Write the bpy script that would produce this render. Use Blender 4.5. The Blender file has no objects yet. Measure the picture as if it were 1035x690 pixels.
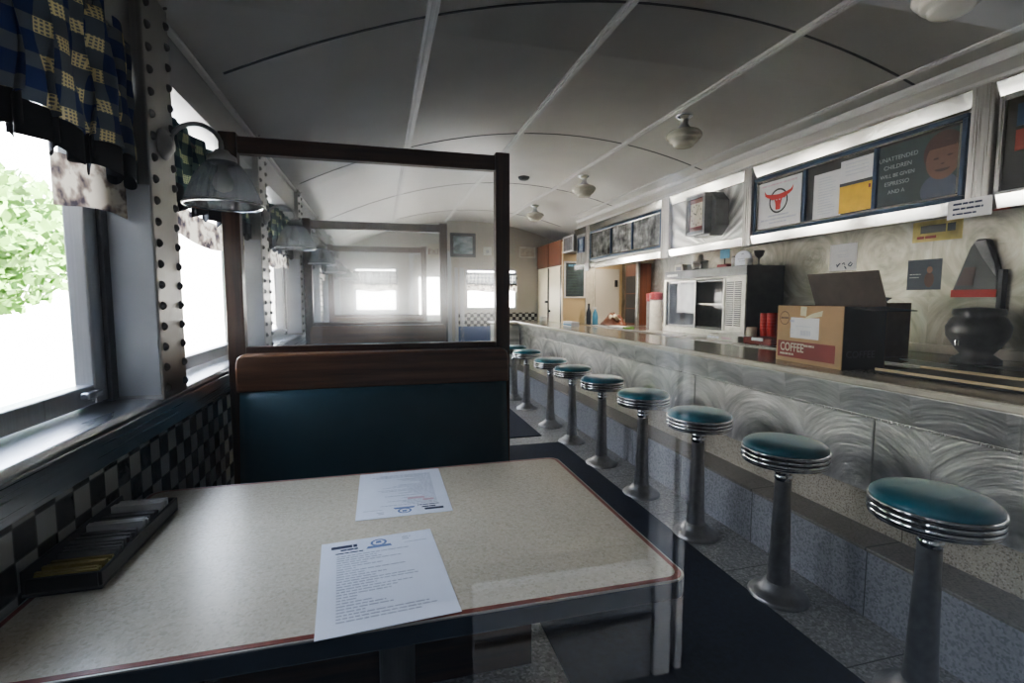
import bpy, bmesh, math, random
from mathutils import Vector, Matrix
random.seed(7)
D = bpy.data
scene = bpy.context.scene
col = scene.collection
PI = math.pi

# ------------------------------------------------------------------ node helpers
class NT:
    def __init__(s, name):
        s.m = D.materials.new(name); s.m.use_nodes = True
        s.t = s.m.node_tree; s.t.nodes.clear()
        s.out = s.t.nodes.new('ShaderNodeOutputMaterial')
    def n(s, typ, **kw):
        nd = s.t.nodes.new(typ)
        for k, v in kw.items(): setattr(nd, k, v)
        return nd
    def link(s, a, b): s.t.links.new(a, b)
    def put(s, sock, v):
        if v is None: return
        if hasattr(v, 'is_output'): s.link(v, sock)
        else: sock.default_value = v
    def math(s, op, a, b=None, c=None):
        nd = s.n('ShaderNodeMath', operation=op)
        s.put(nd.inputs[0], a); s.put(nd.inputs[1], b); s.put(nd.inputs[2], c)
        return nd.outputs[0]
    def coords(s):
        tc = s.n('ShaderNodeTexCoord'); sp = s.n('ShaderNodeSeparateXYZ')
        s.link(tc.outputs['Object'], sp.inputs[0])
        return tc.outputs['Object'], sp.outputs[0], sp.outputs[1], sp.outputs[2]
    def comb(s, x, y, z):
        nd = s.n('ShaderNodeCombineXYZ')
        s.put(nd.inputs[0], x); s.put(nd.inputs[1], y); s.put(nd.inputs[2], z)
        return nd.outputs[0]
    def noise(s, vec, scale, detail=3, rough=.55):
        nd = s.n('ShaderNodeTexNoise'); s.put(nd.inputs['Vector'], vec)
        nd.inputs['Scale'].default_value = scale; nd.inputs['Detail'].default_value = detail
        nd.inputs['Roughness'].default_value = rough
        return nd.outputs['Fac']
    def ramp(s, fac, stops, interp='LINEAR'):
        nd = s.n('ShaderNodeValToRGB'); nd.color_ramp.interpolation = interp
        el = nd.color_ramp.elements
        while len(el) < len(stops): el.new(.5)
        for e, (p, c) in zip(el, stops):
            e.position = p; e.color = (c[0], c[1], c[2], 1)
        s.put(nd.inputs[0], fac)
        return nd.outputs[0]
    def mix(s, fac, a, b):
        nd = s.n('ShaderNodeMix', data_type='RGBA')
        s.put(nd.inputs[0], fac)
        for sock, v in ((nd.inputs[6], a), (nd.inputs[7], b)):
            if hasattr(v, 'is_output'): s.link(v, sock)
            else: sock.default_value = (v[0], v[1], v[2], 1)
        return nd.outputs[2]
    def bump(s, h, strength=.3, dist=.01):
        nd = s.n('ShaderNodeBump'); s.put(nd.inputs['Height'], h)
        nd.inputs['Strength'].default_value = strength; nd.inputs['Distance'].default_value = dist
        return nd.outputs[0]
    def bsdf(s, color, rough=.5, metal=0., normal=None, spec=None, coat=0, aniso=None):
        b = s.n('ShaderNodeBsdfPrincipled')
        if hasattr(color, 'is_output'): s.link(color, b.inputs['Base Color'])
        else: b.inputs['Base Color'].default_value = (color[0], color[1], color[2], 1)
        s.put(b.inputs['Roughness'], rough); s.put(b.inputs['Metallic'], metal)
        if normal is not None: s.link(normal, b.inputs['Normal'])
        if spec is not None: b.inputs['Specular IOR Level'].default_value = spec
        b.inputs['Coat Weight'].default_value = coat
        return b.outputs[0]
    def done(s, sh):
        s.link(sh, s.out.inputs[0]); return s.m

def plain(name, c, rough=.5, metal=0., var=.12, scale=18, bump=0., spec=None, coat=0):
    t = NT(name); v, x, y, z = t.coords()
    f = t.noise(v, scale)
    lo = tuple(k*(1-var) for k in c); hi = tuple(min(1, k*(1+var)) for k in c)
    cc = t.ramp(f, [(.3, lo), (.7, hi)])
    nm = t.bump(f, bump, .01) if bump else None
    return t.done(t.bsdf(cc, rough, metal, nm, spec, coat))

def brushed(name, c=(.72, .72, .71), rough=.28, axis='Y'):
    t = NT(name); v, x, y, z = t.coords()
    s = {'Y': (.6, .6, 60), 'Z': (60, 60, .6), 'X': (.6, 60, 60)}[axis]
    vec = t.comb(t.math('MULTIPLY', x, s[0]), t.math('MULTIPLY', y, s[1]), t.math('MULTIPLY', z, s[2]))
    f = t.noise(vec, 3, 2)
    r = t.math('MULTIPLY_ADD', f, .22, rough-.11)
    cc = t.ramp(f, [(.25, tuple(k*.85 for k in c)), (.75, c)])
    return t.done(t.bsdf(cc, r, 1., t.bump(f, .04, .01)))

def swirl(name, cell, zc, rows=None, c=(.8, .8, .78), rough=.3, amp=.35, lo=.55):
    """engine-turned steel: concentric brushed arcs in repeating cells of the (y, z) plane"""
    t = NT(name); v, x, y, z = t.coords()
    u = t.math('SUBTRACT', t.math('FRACT', t.math('DIVIDE', y, cell)), .5)
    u = t.math('MULTIPLY', u, cell)
    if rows:
        w = t.math('MULTIPLY', t.math('SUBTRACT', t.math('FRACT', t.math('DIVIDE', z, rows)), .5), rows)
    else:
        w = t.math('SUBTRACT', z, zc)
    r = t.math('SQRT', t.math('ADD', t.math('MULTIPLY', u, u), t.math('MULTIPLY', w, w)))
    a = t.math('ARCTAN2', w, u)
    cellid = t.math('FLOOR', t.math('DIVIDE', y, cell))
    n1 = t.noise(t.comb(t.math('MULTIPLY', r, 17), t.math('MULTIPLY', a, .8), cellid), 1.0, 3, .6)
    n2 = t.noise(t.comb(t.math('MULTIPLY', r, 150), t.math('MULTIPLY', a, 1.5), 3.3), 1.0, 2)
    n3 = t.noise(v, 3, 3)
    h = t.math('ADD', t.math('MULTIPLY', n1, 1.), t.math('MULTIPLY', n2, .10))
    cc = t.ramp(t.math('ADD', t.math('MULTIPLY', n1, .65), t.math('MULTIPLY', n3, .35)),
                [(.34, tuple(k*lo for k in c)), (.64, c)])  # bright and dark arcs put part of the steel's highlights into the colour
    rr = t.math('MULTIPLY_ADD', n2, .25, rough-.12)
    return t.done(t.bsdf(cc, rr, .9, t.bump(h, amp, .02)))

def sunburst(name, yc, zc, c=(.82, .81, .78)):
    t = NT(name); v, x, y, z = t.coords()
    u = t.math('SUBTRACT', y, yc); w = t.math('SUBTRACT', z, zc)
    a = t.math('ARCTAN2', w, u)
    n = t.noise(t.comb(t.math('MULTIPLY', a, 9), 0., 0.), 1.0, 2)
    s = t.math('SINE', t.math('MULTIPLY', a, 34))
    h = t.math('MULTIPLY_ADD', s, .3, n)
    cc = t.ramp(h, [(.15, tuple(k*.62 for k in c)), (.75, c)])
    return t.done(t.bsdf(cc, .42, .85, t.bump(h, .28, .02)))

def terrazzo(name, base, chips, scale=110, rough=.35, joints=None):
    t = NT(name); v, x, y, z = t.coords()
    vo = t.n('ShaderNodeTexVoronoi'); t.link(v, vo.inputs['Vector']); vo.inputs['Scale'].default_value = scale
    sep = t.n('ShaderNodeSeparateColor'); t.link(vo.outputs['Color'], sep.inputs[0])
    cc = t.ramp(sep.outputs[0], [(0, base)] + chips, 'CONSTANT')
    cc = t.mix(t.math('MULTIPLY', t.noise(v, 4), .35), cc, tuple(k*.6 for k in base))
    if joints:
        fr = t.math('FRACT', t.math('DIVIDE', {'x': x, 'y': y}[joints[0]], joints[1]))
        cc = t.mix(t.math('LESS_THAN', fr, joints[2]), cc, tuple(k*.3 for k in base))
    return t.done(t.bsdf(cc, rough))

def checker(name, size, c1, c2, ax='y', rough=.3, z0=0., y0=0.):
    t = NT(name); v, x, y, z = t.coords()
    u = t.math('DIVIDE', t.math('SUBTRACT', {'y': y, 'x': x}[ax], y0), size); w = t.math('DIVIDE', t.math('SUBTRACT', z, z0), size)
    par = t.math('FLOORED_MODULO', t.math('ADD', t.math('FLOOR', u), t.math('FLOOR', w)), 2.)
    cc = t.mix(par, c1, c2)
    cc = t.mix(t.math('MULTIPLY', t.noise(v, 30), .25), cc, (.3, .29, .27))
    g = t.math('MINIMUM', t.math('MINIMUM', t.math('FRACT', u), t.math('FRACT', w)),
               t.math('MINIMUM', t.math('SUBTRACT', 1., t.math('FRACT', u)), t.math('SUBTRACT', 1., t.math('FRACT', w))))
    gm = t.math('LESS_THAN', g, .025)
    cc = t.mix(gm, cc, (.12, .12, .12))
    return t.done(t.bsdf(cc, rough, 0, t.bump(t.math('MINIMUM', g, .08), .4, .01)))

def wood(name, c1, c2, axis='X', rough=.35, coat=.2):
    t = NT(name); v, x, y, z = t.coords()
    s = {'X': (1.2, 26, 26), 'Y': (26, 1.2, 26), 'Z': (26, 26, 1.2)}[axis]
    vec = t.comb(t.math('MULTIPLY', x, s[0]), t.math('MULTIPLY', y, s[1]), t.math('MULTIPLY', z, s[2]))
    f = t.noise(vec, 1.6, 5, .6)
    f2 = t.noise(v, 2.5, 2)
    cc = t.mix(t.math('MULTIPLY', f2, .4), t.ramp(f, [(.3, c1), (.7, c2)]), c1)
    return t.done(t.bsdf(cc, rough, 0, t.bump(f, .08, .005), None, coat))

def plaid(name, base, mid, hi, p=.078, trans=.05):
    t = NT(name); v, x, y, z = t.coords()
    def band(c, ofs):
        fr = t.math('FRACT', t.math('DIVIDE', t.math('ADD', c, ofs), p))
        return t.math('LESS_THAN', fr, .42)
    def line(c):
        return t.math('LESS_THAN', t.math('FRACT', t.math('DIVIDE', c, p*.105)), .42)
    by, bz = band(y, .3), band(z, 10.)
    either = t.math('MAXIMUM', by, bz); both = t.math('MULTIPLY', by, bz)
    grid = t.math('MAXIMUM', line(y), line(z))
    cc = t.mix(either, base, mid)
    cc = t.mix(t.math('MULTIPLY', both, t.math('MULTIPLY_ADD', grid, .70, .12)), cc, hi)
    nm = t.bump(t.noise(v, 400, 1), .1, .002)
    b = t.bsdf(cc, .9, 0, nm)
    tr = t.n('ShaderNodeBsdfTranslucent'); t.link(cc, tr.inputs[0])
    mx = t.n('ShaderNodeMixShader'); mx.inputs[0].default_value = trans
    t.link(b, mx.inputs[1]); t.link(tr.outputs[0], mx.inputs[2])
    return t.done(mx.outputs[0])

def pane(name, dirt=.03, tint=(1, 1, 1), refl=1.0, dirt_scale=3., veil=0.):
    t = NT(name); v, x, y, z = t.coords()
    tr = t.n('ShaderNodeBsdfTransparent'); tr.inputs[0].default_value = (*tint, 1)
    gl = t.n('ShaderNodeBsdfGlossy'); gl.inputs['Roughness'].default_value = .01; gl.inputs[0].default_value = (1, 1, 1, 1)
    lw = t.n('ShaderNodeLayerWeight'); lw.inputs[0].default_value = .5
    fres = t.math('MULTIPLY_ADD', t.math('POWER', lw.outputs['Facing'], 5.), .96, .04)
    m1 = t.n('ShaderNodeMixShader'); t.link(t.math('MULTIPLY', fres, refl), m1.inputs[0])
    t.link(tr.outputs[0], m1.inputs[1]); t.link(gl.outputs[0], m1.inputs[2])
    if dirt <= 0: return t.done(m1.outputs[0])
    df = t.n('ShaderNodeBsdfTranslucent'); df.inputs[0].default_value = (.85, .88, .92, 1)
    m2 = t.n('ShaderNodeMixShader')
    k = t.math('MULTIPLY_ADD', t.noise(v, dirt_scale, 4), dirt*1.2, dirt*.4)
    t.link(k, m2.inputs[0]); t.link(m1.outputs[0], m2.inputs[1]); t.link(df.outputs[0], m2.inputs[2])
    if veil:  # rough refraction imitates a glare veil around windows behind the pane
        rf = t.n('ShaderNodeBsdfRefraction'); rf.inputs['Roughness'].default_value = .5; rf.inputs['IOR'].default_value = 1.2
        m3 = t.n('ShaderNodeMixShader'); t.link(t.math('MULTIPLY_ADD', t.noise(v, 4., 4), veil, veil*.5), m3.inputs[0])
        t.link(m2.outputs[0], m3.inputs[1]); t.link(rf.outputs[0], m3.inputs[2]); return t.done(m3.outputs[0])
    return t.done(m2.outputs[0])

# ------------------------------------------------------------------ mesh helpers
class MB:
    def __init__(s): s.bm = bmesh.new()
    def poly(s, pts):
        vs = [s.bm.verts.new(p) for p in pts]
        try: return s.bm.faces.new(vs)
        except ValueError: return None
    def box(s, x0, x1, y0, y1, z0, z1):
        v = [s.bm.verts.new((x, y, z)) for x in (x0, x1) for y in (y0, y1) for z in (z0, z1)]
        for f in ((0, 1, 3, 2), (4, 6, 7, 5), (0, 4, 5, 1), (2, 3, 7, 6), (0, 2, 6, 4), (1, 5, 7, 3)):
            s.bm.faces.new([v[i] for i in f])
        return s
    def prism(s, pts, axis, a, b):
        """polygon pts (2-D) extruded along axis from a to b; pts are the other two axes in xyz order"""
        def P(p, h):
            return {'x': (h, p[0], p[1]), 'y': (p[0], h, p[1]), 'z': (p[0], p[1], h)}[axis]
        A = [s.bm.verts.new(P(p, a)) for p in pts]; B = [s.bm.verts.new(P(p, b)) for p in pts]
        n = len(pts)
        s.bm.faces.new(A); s.bm.faces.new(B[::-1])
        for i in range(n): s.bm.faces.new([A[i], B[i], B[(i+1) % n], A[(i+1) % n]])
        return s
    def lathe(s, prof, c=(0, 0, 0), seg=32, rib=None, axis='z'):
        rings = []
        for r, z in prof:
            ring = []
            for k in range(seg):
                a = 2*PI*k/seg
                rr = max(r, 1e-4)*(1 + (rib if rib and k % 2 else 0))
                p = (rr*math.cos(a), rr*math.sin(a), z)
                if axis == 'x': p = (p[2], p[0], p[1])
                if axis == 'y': p = (p[0], p[2], p[1])
                ring.append(s.bm.verts.new((c[0]+p[0], c[1]+p[1], c[2]+p[2])))
            rings.append(ring)
        for A, B in zip(rings, rings[1:]):
            for k in range(seg):
                s.bm.faces.new([A[k], A[(k+1) % seg], B[(k+1) % seg], B[k]])
        return s
    def tube(s, pts, r, seg=10):
        pts = [Vector(p) for p in pts]; rings = []
        rs = r if isinstance(r, (list, tuple)) else [r]*len(pts)
        for i, p in enumerate(pts):
            d = (pts[min(i+1, len(pts)-1)] - pts[max(i-1, 0)]).normalized()
            up = Vector((0, 0, 1)) if abs(d.z) < .9 else Vector((0, 1, 0))
            a = d.cross(up).normalized(); b = a.cross(d)
            rings.append([s.bm.verts.new(p + (a*math.cos(2*PI*k/seg) + b*math.sin(2*PI*k/seg))*rs[i]) for k in range(seg)])
        for A, B in zip(rings, rings[1:]):
            for k in range(seg): s.bm.faces.new([A[k], A[(k+1) % seg], B[(k+1) % seg], B[k]])
        s.bm.faces.new(rings[0][::-1]); s.bm.faces.new(rings[-1])
        return s
    def grid(s, fn, nu, nv):
        V = [[s.bm.verts.new(fn(i/nu, j/nv)) for j in range(nv+1)] for i in range(nu+1)]
        for i in range(nu):
            for j in range(nv): s.bm.faces.new([V[i][j], V[i+1][j], V[i+1][j+1], V[i][j+1]])
        return s
    def dome(s, c, r, h, axis='x', sgn=1, seg=8):
        prof = [(r*math.cos(a), h*math.sin(a)*sgn) for a in (0, .4, .85, 1.3, PI/2)]
        return s.lathe(prof, c, seg, None, axis)
    def build(s, name, mat, parent=None, bevel=0., smooth=False, segs=2, solid=0., subd=0):
        bmesh.ops.recalc_face_normals(s.bm, faces=s.bm.faces)
        me = D.meshes.new(name); s.bm.to_mesh(me); s.bm.free()
        me.materials.append(mat)
        if smooth:
            for p in me.polygons: p.use_smooth = True
        o = D.objects.new(name, me); col.objects.link(o)
        if parent: o.parent = parent
        if solid:
            md = o.modifiers.new('thick', 'SOLIDIFY'); md.thickness = solid; md.offset = 0
        if bevel:
            md = o.modifiers.new('bevel', 'BEVEL'); md.width = bevel; md.segments = segs; md.limit_method = 'ANGLE'
        if subd:
            md = o.modifiers.new('sub', 'SUBSURF'); md.levels = subd; md.render_levels = subd
        return o

def tag(o, label, cat, group=None):
    o['label'] = label; o['category'] = cat
    if group: o['group'] = group
    return o
def thing(name, label, cat, loc=(0, 0, 0), rz=0, group=None):
    o = D.objects.new(name, None); col.objects.link(o); o.location = loc; o.rotation_euler = (0, 0, rz)
    o.empty_display_size = .05
    return tag(o, label, cat, group)
def dup(root, loc, rz, label, group=None):
    r = root.copy(); col.objects.link(r); r.location = loc; r.rotation_euler = (0, 0, rz); r['label'] = label
    if group: r['group'] = group
    for ch in list(root.children):
        c = ch.copy(); col.objects.link(c); c.parent = r
        for g in list(ch.children):
            d = g.copy(); col.objects.link(d); d.parent = c
    return r
def struct(name, mb, mat, parent=None, **k):
    o = mb.build(name, mat, parent, **k)
    if parent is None: o['kind'] = 'structure'
    return o
def B(*a): return MB().box(*a)

def text_mesh(name, body, size, mat, parent, M, align='LEFT', ext=.0004, bold=False):
    """lettering as a mesh; M places the text's own xy plane"""
    cu = D.curves.new(name, 'FONT'); cu.body = body; cu.size = size; cu.extrude = ext; cu.align_x = align
    cu.resolution_u = 3
    if bold: cu.offset = size*.02
    t = D.objects.new(name, cu); col.objects.link(t)
    bpy.context.view_layer.update()
    me = D.meshes.new_from_object(t)
    D.objects.remove(t); D.curves.remove(cu)
    me.transform(M); me.materials.clear(); me.materials.append(mat); me.name = name
    o = D.objects.new(name, me); col.objects.link(o); o.parent = parent
    return o
def frameM(origin, ux, uy):
    ux, uy = Vector(ux).normalized(), Vector(uy).normalized(); uz = ux.cross(uy)
    M = Matrix((ux, uy, uz)).transposed().to_4x4(); M.translation = Vector(origin); return M
def bars(rows, M, h=.0005):
    """small printed bars: (x, y, w, hgt) in the plane of M"""
    mb = MB()
    for x, y, w, hh in rows:
        mb.poly([M @ Vector(p) for p in ((x, y, h), (x+w, y, h), (x+w, y+hh, h), (x, y+hh, h))])
    return mb
def words(x0, x1, y, hgt, gap=.35):
    out = []; x = x0
    while x < x1:
        w = min(hgt*random.uniform(1.5, 4.2), x1-x)
        if w > hgt*.6: out.append((x, y, w, hgt))
        x += w + hgt*gap*1.6
    return out

# ------------------------------------------------------------------ materials
m = {}
m['ceil'] = plain('ceiling_paint', (.64, .62, .575), .40, 0, .05, 3)
m['seam'] = plain('seam', (.10, .10, .11), .6)
m['batten'] = plain('batten_paint', (.66, .65, .63), .4, 0, .04)
m['tile'] = checker('checker_tile', .0545, (.42, .42, .40), (.018, .019, .022), 'y', .25, .97, 1.045)
m['tileend'] = checker('checker_tile_end', .0545, (.55, .55, .5), (.02, .02, .025), 'x', .25)
m['steelwall'] = brushed('painted_steel', (.42, .42, .43), .38, 'Z')
m['sill'] = brushed('sill_metal', (.68, .70, .74), .30, 'Y')
m['pillar'] = brushed('pillar_steel', (.50, .49, .47), .36, 'Z')
m['rivet'] = plain('rivet_steel', (.16, .16, .16), .35, .9)
m['alu'] = brushed('aluminium', (.66, .68, .72), .32, 'Z')
m['alu_dark'] = plain('dark_aluminium', (.14, .14, .15), .4, .8)
m['white_jamb'] = plain('jamb', (.55, .57, .60), .4, .2, .08, 8)
m['glass'] = pane('window_glass', .0)
m['dirtyglass'] = pane('smeared_glass', .025, (.98, .985, .985), .8, 2.2, .09)
m['clearglass'] = pane('clear_glass', .015, (.96, .97, .97), 1.)
m['smearglass'] = pane('smeared_door_glass', .45, (.95, .97, .97), .8, 4.)
m['darkglass'] = pane('dark_door_glass', .0, (.9, .9, .88), .25)
m['frontglass'] = pane('front_glass', .0, (.97, .97, .97), 1.)
m['wood'] = wood('dark_wood', (.035, .014, .008), (.11, .042, .02), 'X')
m['woodz'] = wood('dark_wood_post', (.035, .014, .008), (.11, .042, .02), 'Z')
m['crest'] = wood('crest_wood', (.09, .040, .020), (.25, .115, .055), 'X', .32)
m['cabwood'] = wood('cabinet_wood', (.10, .030, .012), (.21, .065, .025), 'Z', .35)
m['vinyl'] = plain('navy_teal_vinyl', (.026, .070, .092), .42, 0, .15, 5, .03)
m['stoolvinyl'] = plain('teal_vinyl', (.012, .14, .19), .3, 0, .12, 9, .02)
m['chrome'] = plain('chrome', (.78, .79, .80), .10, 1., .04)
m['chromedull'] = plain('worn_chrome', (.42, .41, .40), .36, 1., .12, 30)
m['groove'] = plain('black_groove', (.015, .015, .017), .4)
m['floor'] = terrazzo('floor_terrazzo', (.30, .29, .28), [(.45, (.40, .39, .37)), (.7, (.22, .21, .20)), (.88, (.5, .48, .45))], 120, .4, ('y', .61, .008))
m['ledgetop'] = terrazzo('ledge_top', (.24, .215, .19), [(.5, (.28, .25, .22)), (.8, (.18, .16, .14))], 160, .35, ('y', .61, .01))
m['ledge'] = terrazzo('ledge_terrazzo', (.36, .36, .38), [(.45, (.42, .42, .44)), (.75, (.25, .25, .27))], 150, .45, ('y', .61, .008))
m['kick'] = terrazzo('kick_terrazzo', (.52, .47, .38), [(.4, (.60, .54, .44)), (.72, (.30, .26, .21)), (.86, (.66, .61, .51))], 230, .4, ('y', .61, .006))
m['mat'] = plain('navy_mat', (.006, .012, .03), .75, 0, .3, 60, .1)
m['swirl'] = swirl('swirl_steel', .565, .40, None, (.92, .90, .86), .40, .32, .42)
m['apron'] = swirl('swirl_steel_apron', .30, .5, None, (.96, .94, .91), .38, .32, .45)
m['swirlwall'] = swirl('swirl_steel_wall', .62, 1.0, .62, (.44, .42, .35), .45, .3, .5)
m['sunburst'] = sunburst('sunburst_steel', 3.50, 1.62)
m['steel'] = brushed('brushed_steel', (.66, .65, .63), .26, 'Y')
m['steelz'] = brushed('brushed_steel_post', (.60, .58, .55), .3, 'Z')
m['fascia'] = brushed('fascia_steel', (.62, .60, .56), .34, 'Y')
m['clockgrey'] = plain('grey_clock_case', (.42, .42, .42), .25, .5)
m['brownpanel'] = plain('brown_panel', (.16, .06, .035), .4)
m['flapdark'] = plain('shaded_flap', (.075, .055, .04), .8)  # card colour darkened because the flap gets no light
m['mirror'] = plain('polished_steel', (.50, .49, .46), .13, 1., .03)
m['counter'] = plain('counter_laminate', (.36, .32, .26), .16, 0, .10, 60, 0, .6)
m['counteredge'] = plain('counter_edge', (.62, .57, .47), .35, 0, .08, 30)
m['lamtop'] = terrazzo('table_laminate', (.68, .61, .48), [(.5, (.72, .65, .52)), (.75, (.63, .56, .44)), (.92, (.58, .52, .40))], 220, .27)
m['redband'] = plain('red_inlay', (.22, .045, .025), .3, 0, .2, 80)
m['tabedge'] = plain('table_edge', (.035, .05, .075), .35, .3, .1)
m['tabtrim'] = plain('table_trim', (.45, .42, .37), .35, .4)
m['paper'] = plain('white_paper', (.84, .87, .96), .6, 0, .03)
m['paperw'] = plain('notice_paper', (.72, .72, .72), .6, 0, .04)
m['ink'] = plain('grey_ink', (.50, .52, .60), .7)
m['inkdark'] = plain('dark_ink', (.04, .05, .10), .7)
m['inkblue'] = plain('blue_ink', (.20, .27, .46), .7)
m['inkred'] = plain('red_ink', (.70, .50, .56), .7)
m['red'] = plain('red_print', (.55, .03, .02), .5)
m['blackprint'] = plain('black_print', (.02, .022, .022), .5)
m['board'] = plain('board_black', (.014, .013, .012), .4)
m['yellow'] = plain('yellow_paper', (.75, .46, .02), .55)
m['bluef'] = plain('blue_frame', (.03, .06, .115), .3, .3)
m['teal'] = plain('teal_print', (.02, .038, .040), .5)
m['tealtext'] = plain('grey_lettering', (.26, .30, .30), .5)
m['skin'] = plain('printed_skin', (.15, .075, .05), .4)
m['hair'] = plain('printed_hair', (.05, .018, .013), .5)
m['shirt'] = plain('printed_shirt', (.06, .075, .11), .5)
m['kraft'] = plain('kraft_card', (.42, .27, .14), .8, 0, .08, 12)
m['kraftdark'] = plain('kraft_shadow_side', (.05, .045, .042), .6, 0, .1, 12)  # shade of the carton's unlit side put into the card colour
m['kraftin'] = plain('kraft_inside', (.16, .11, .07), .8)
m['boxred'] = plain('carton_red', (.22, .03, .02), .6, 0, .3, 3)
m['tape'] = plain('cream_tape', (.66, .62, .40), .4)
m['cream'] = plain('cream_paint', (.78, .70, .53), .45, 0, .05, 4)
m['tan'] = plain('tan_wall', (.64, .51, .31), .5, 0, .06, 4)
m['endwall'] = plain('end_wall_panel', (.52, .49, .43), .5, 0, .06, 3)
m['doorgrey'] = plain('grey_door', (.62, .60, .54), .45, 0, .05, 3)
m['blueband'] = plain('blue_band', (.04, .10, .30), .4)
m['redplastic'] = plain('red_plastic', (.50, .03, .02), .3, 0, .1)
m['maroon'] = plain('maroon_plastic', (.20, .02, .025), .35)
m['ceramic'] = plain('cream_ceramic', (.60, .54, .42), .25)
m['whiteplastic'] = plain('white_plastic', (.72, .72, .68), .35)
m['milk'] = plain('milk_glass', (.70, .66, .54), .2, 0, .05)
m['black'] = plain('black_plastic', (.02, .02, .022), .35)
m['darkgrey'] = plain('dark_grey_metal', (.14, .14, .14), .35, .4)
m['fridgegrey'] = plain('fridge_header', (.17, .17, .17), .4, .2)
m['fridgein'] = plain('fridge_inside', (.10, .10, .085), .5)
m['creamframe'] = plain('cream_frame', (.66, .65, .58), .35, .1)
m['blueobj'] = plain('blue_plastic', (.08, .30, .50), .35)
m['navy'] = plain('navy_card', (.02, .03, .05), .5)
m['photo'] = None
m['band'] = None
m['yellowbox'] = plain('yellow_packets', (.35, .28, .08), .6, 0, .2)
m['greybox'] = plain('grey_packets', (.22, .21, .22), .6, 0, .25)
m['slate'] = plain('blackboard', (.035, .06, .07), .6, 0, .4, 9)
m['ground'] = plain('concrete_ground', (.62, .60, .55), .9, 0, .1, .6)
m['stucco'] = plain('white_stucco', (.80, .79, .76), .9)
m['winddark'] = plain('far_window_glass', (.10, .12, .14), .1)
m['leaf'] = plain('leaf_green', (.10, .22, .035), .7, 0, .4, 3)
m['bark'] = plain('bark', (.12, .08, .05), .9)
m['backdrop'] = plain('backdrop_black', (.02, .02, .02), .9)
m['postwhite'] = plain('white_post', (.70, .68, .64), .7)
m['panelgrey'] = plain('grey_panel', (.17, .17, .17), .8)
m['chalkgreen'] = plain('dim_chalk', (.06, .11, .10), .8)
m['postgrey'] = plain('grey_post', (.42, .41, .40), .8)
m['plaidblue'] = plaid('blue_plaid', (.016, .032, .12), (.10, .12, .15), (.85, .72, .38), .062)
m['plaidgreen'] = plaid('green_plaid', (.015, .04, .06), (.07, .12, .11), (.62, .66, .38), .062)
m['plaidgrey'] = plaid('grey_plaid', (.16, .17, .18), (.30, .31, .31), (.55, .53, .48), .06, .5)
m['hem'] = plain('dark_hem', (.018, .018, .025), .9)

def mk_photo(name, scale, lo, hi, seedz):
    t = NT(name); v, x, y, z = t.coords()
    n = t.noise(t.comb(y, t.math('MULTIPLY', z, 1.3), seedz), scale, 4, .6)
    n2 = t.noise(t.comb(t.math('MULTIPLY', y, 5.), z, seedz+4), scale*.6, 3)
    f = t.math('ADD', t.math('MULTIPLY', n, .7), t.math('MULTIPLY', n2, .3))
    return t.done(t.bsdf(t.ramp(f, [(.35, lo), (.5, tuple((a+b)/2.4 for a, b in zip(lo, hi))), (.62, hi)]), .25))
m['photo1'] = mk_photo('old_photo_dark', 6, (.012, .012, .012), (.30, .30, .29), 1)
m['photo2'] = mk_photo('old_photo_street', 7, (.05, .05, .05), (.55, .55, .54), 6)
m['photo3'] = mk_photo('old_photo_lot', 7, (.09, .09, .09), (.50, .50, .49), 11)
m['seascape'] = mk_photo('framed_print', 6, (.13, .20, .28), (.45, .55, .62), 15)
def mk_band():
    t = NT('printed_border'); v, x, y, z = t.coords()
    n = t.noise(t.comb(y, t.math('MULTIPLY', z, 1.4), 20.), 15, 3, .5)
    cc = t.ramp(n, [(.36, (.06, .05, .06)), (.46, (.34, .27, .22)), (.54, (.72, .66, .55))])
    tr = t.n('ShaderNodeBsdfTranslucent'); t.link(cc, tr.inputs[0])
    mx = t.n('ShaderNodeMixShader'); mx.inputs[0].default_value = .35
    t.link(t.bsdf(cc, .9), mx.inputs[1]); t.link(tr.outputs[0], mx.inputs[2])
    return t.done(mx.outputs[0])
m['band'] = mk_band()
def mk_lampglass():
    t = NT('ribbed_lamp_glass'); v, x, y, z = t.coords()
    tr = t.n('ShaderNodeBsdfTransparent'); tr.inputs[0].default_value = (.75, .78, .80, 1)
    gl = t.n('ShaderNodeBsdfGlossy'); gl.inputs['Roughness'].default_value = .12; gl.inputs[0].default_value = (.8, .82, .85, 1)
    df = t.n('ShaderNodeBsdfTranslucent'); df.inputs[0].default_value = (.5, .52, .55, 1)
    d2 = t.n('ShaderNodeBsdfDiffuse'); d2.inputs[0].default_value = (.22, .23, .25, 1)
    a = t.n('ShaderNodeMixShader'); a.inputs[0].default_value = .5; t.link(df.outputs[0], a.inputs[1]); t.link(d2.outputs[0], a.inputs[2])
    b = t.n('ShaderNodeMixShader'); b.inputs[0].default_value = .22; t.link(a.outputs[0], b.inputs[1]); t.link(gl.outputs[0], b.inputs[2])
    c = t.n('ShaderNodeMixShader'); c.inputs[0].default_value = .52; t.link(tr.outputs[0], c.inputs[1]); t.link(b.outputs[0], c.inputs[2])
    return t.done(c.outputs[0])
m['lampglass'] = mk_lampglass()

# ------------------------------------------------------------------ room constants
XL, XR, YF, YE = -.53, 3.5, .10, 8.0
CAMZ = 1.225
def cz(x): return 2.475 - .13*(x-1.4)**2          # barrel ceiling
P0, PP, PW = .25, 1.17, .16                        # pillar start, pitch, width
pillars = [.56] + [P0 + PP*k for k in range(1, 7)]            # .25 1.42 2.59 3.76 4.93 6.10 7.27

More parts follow.
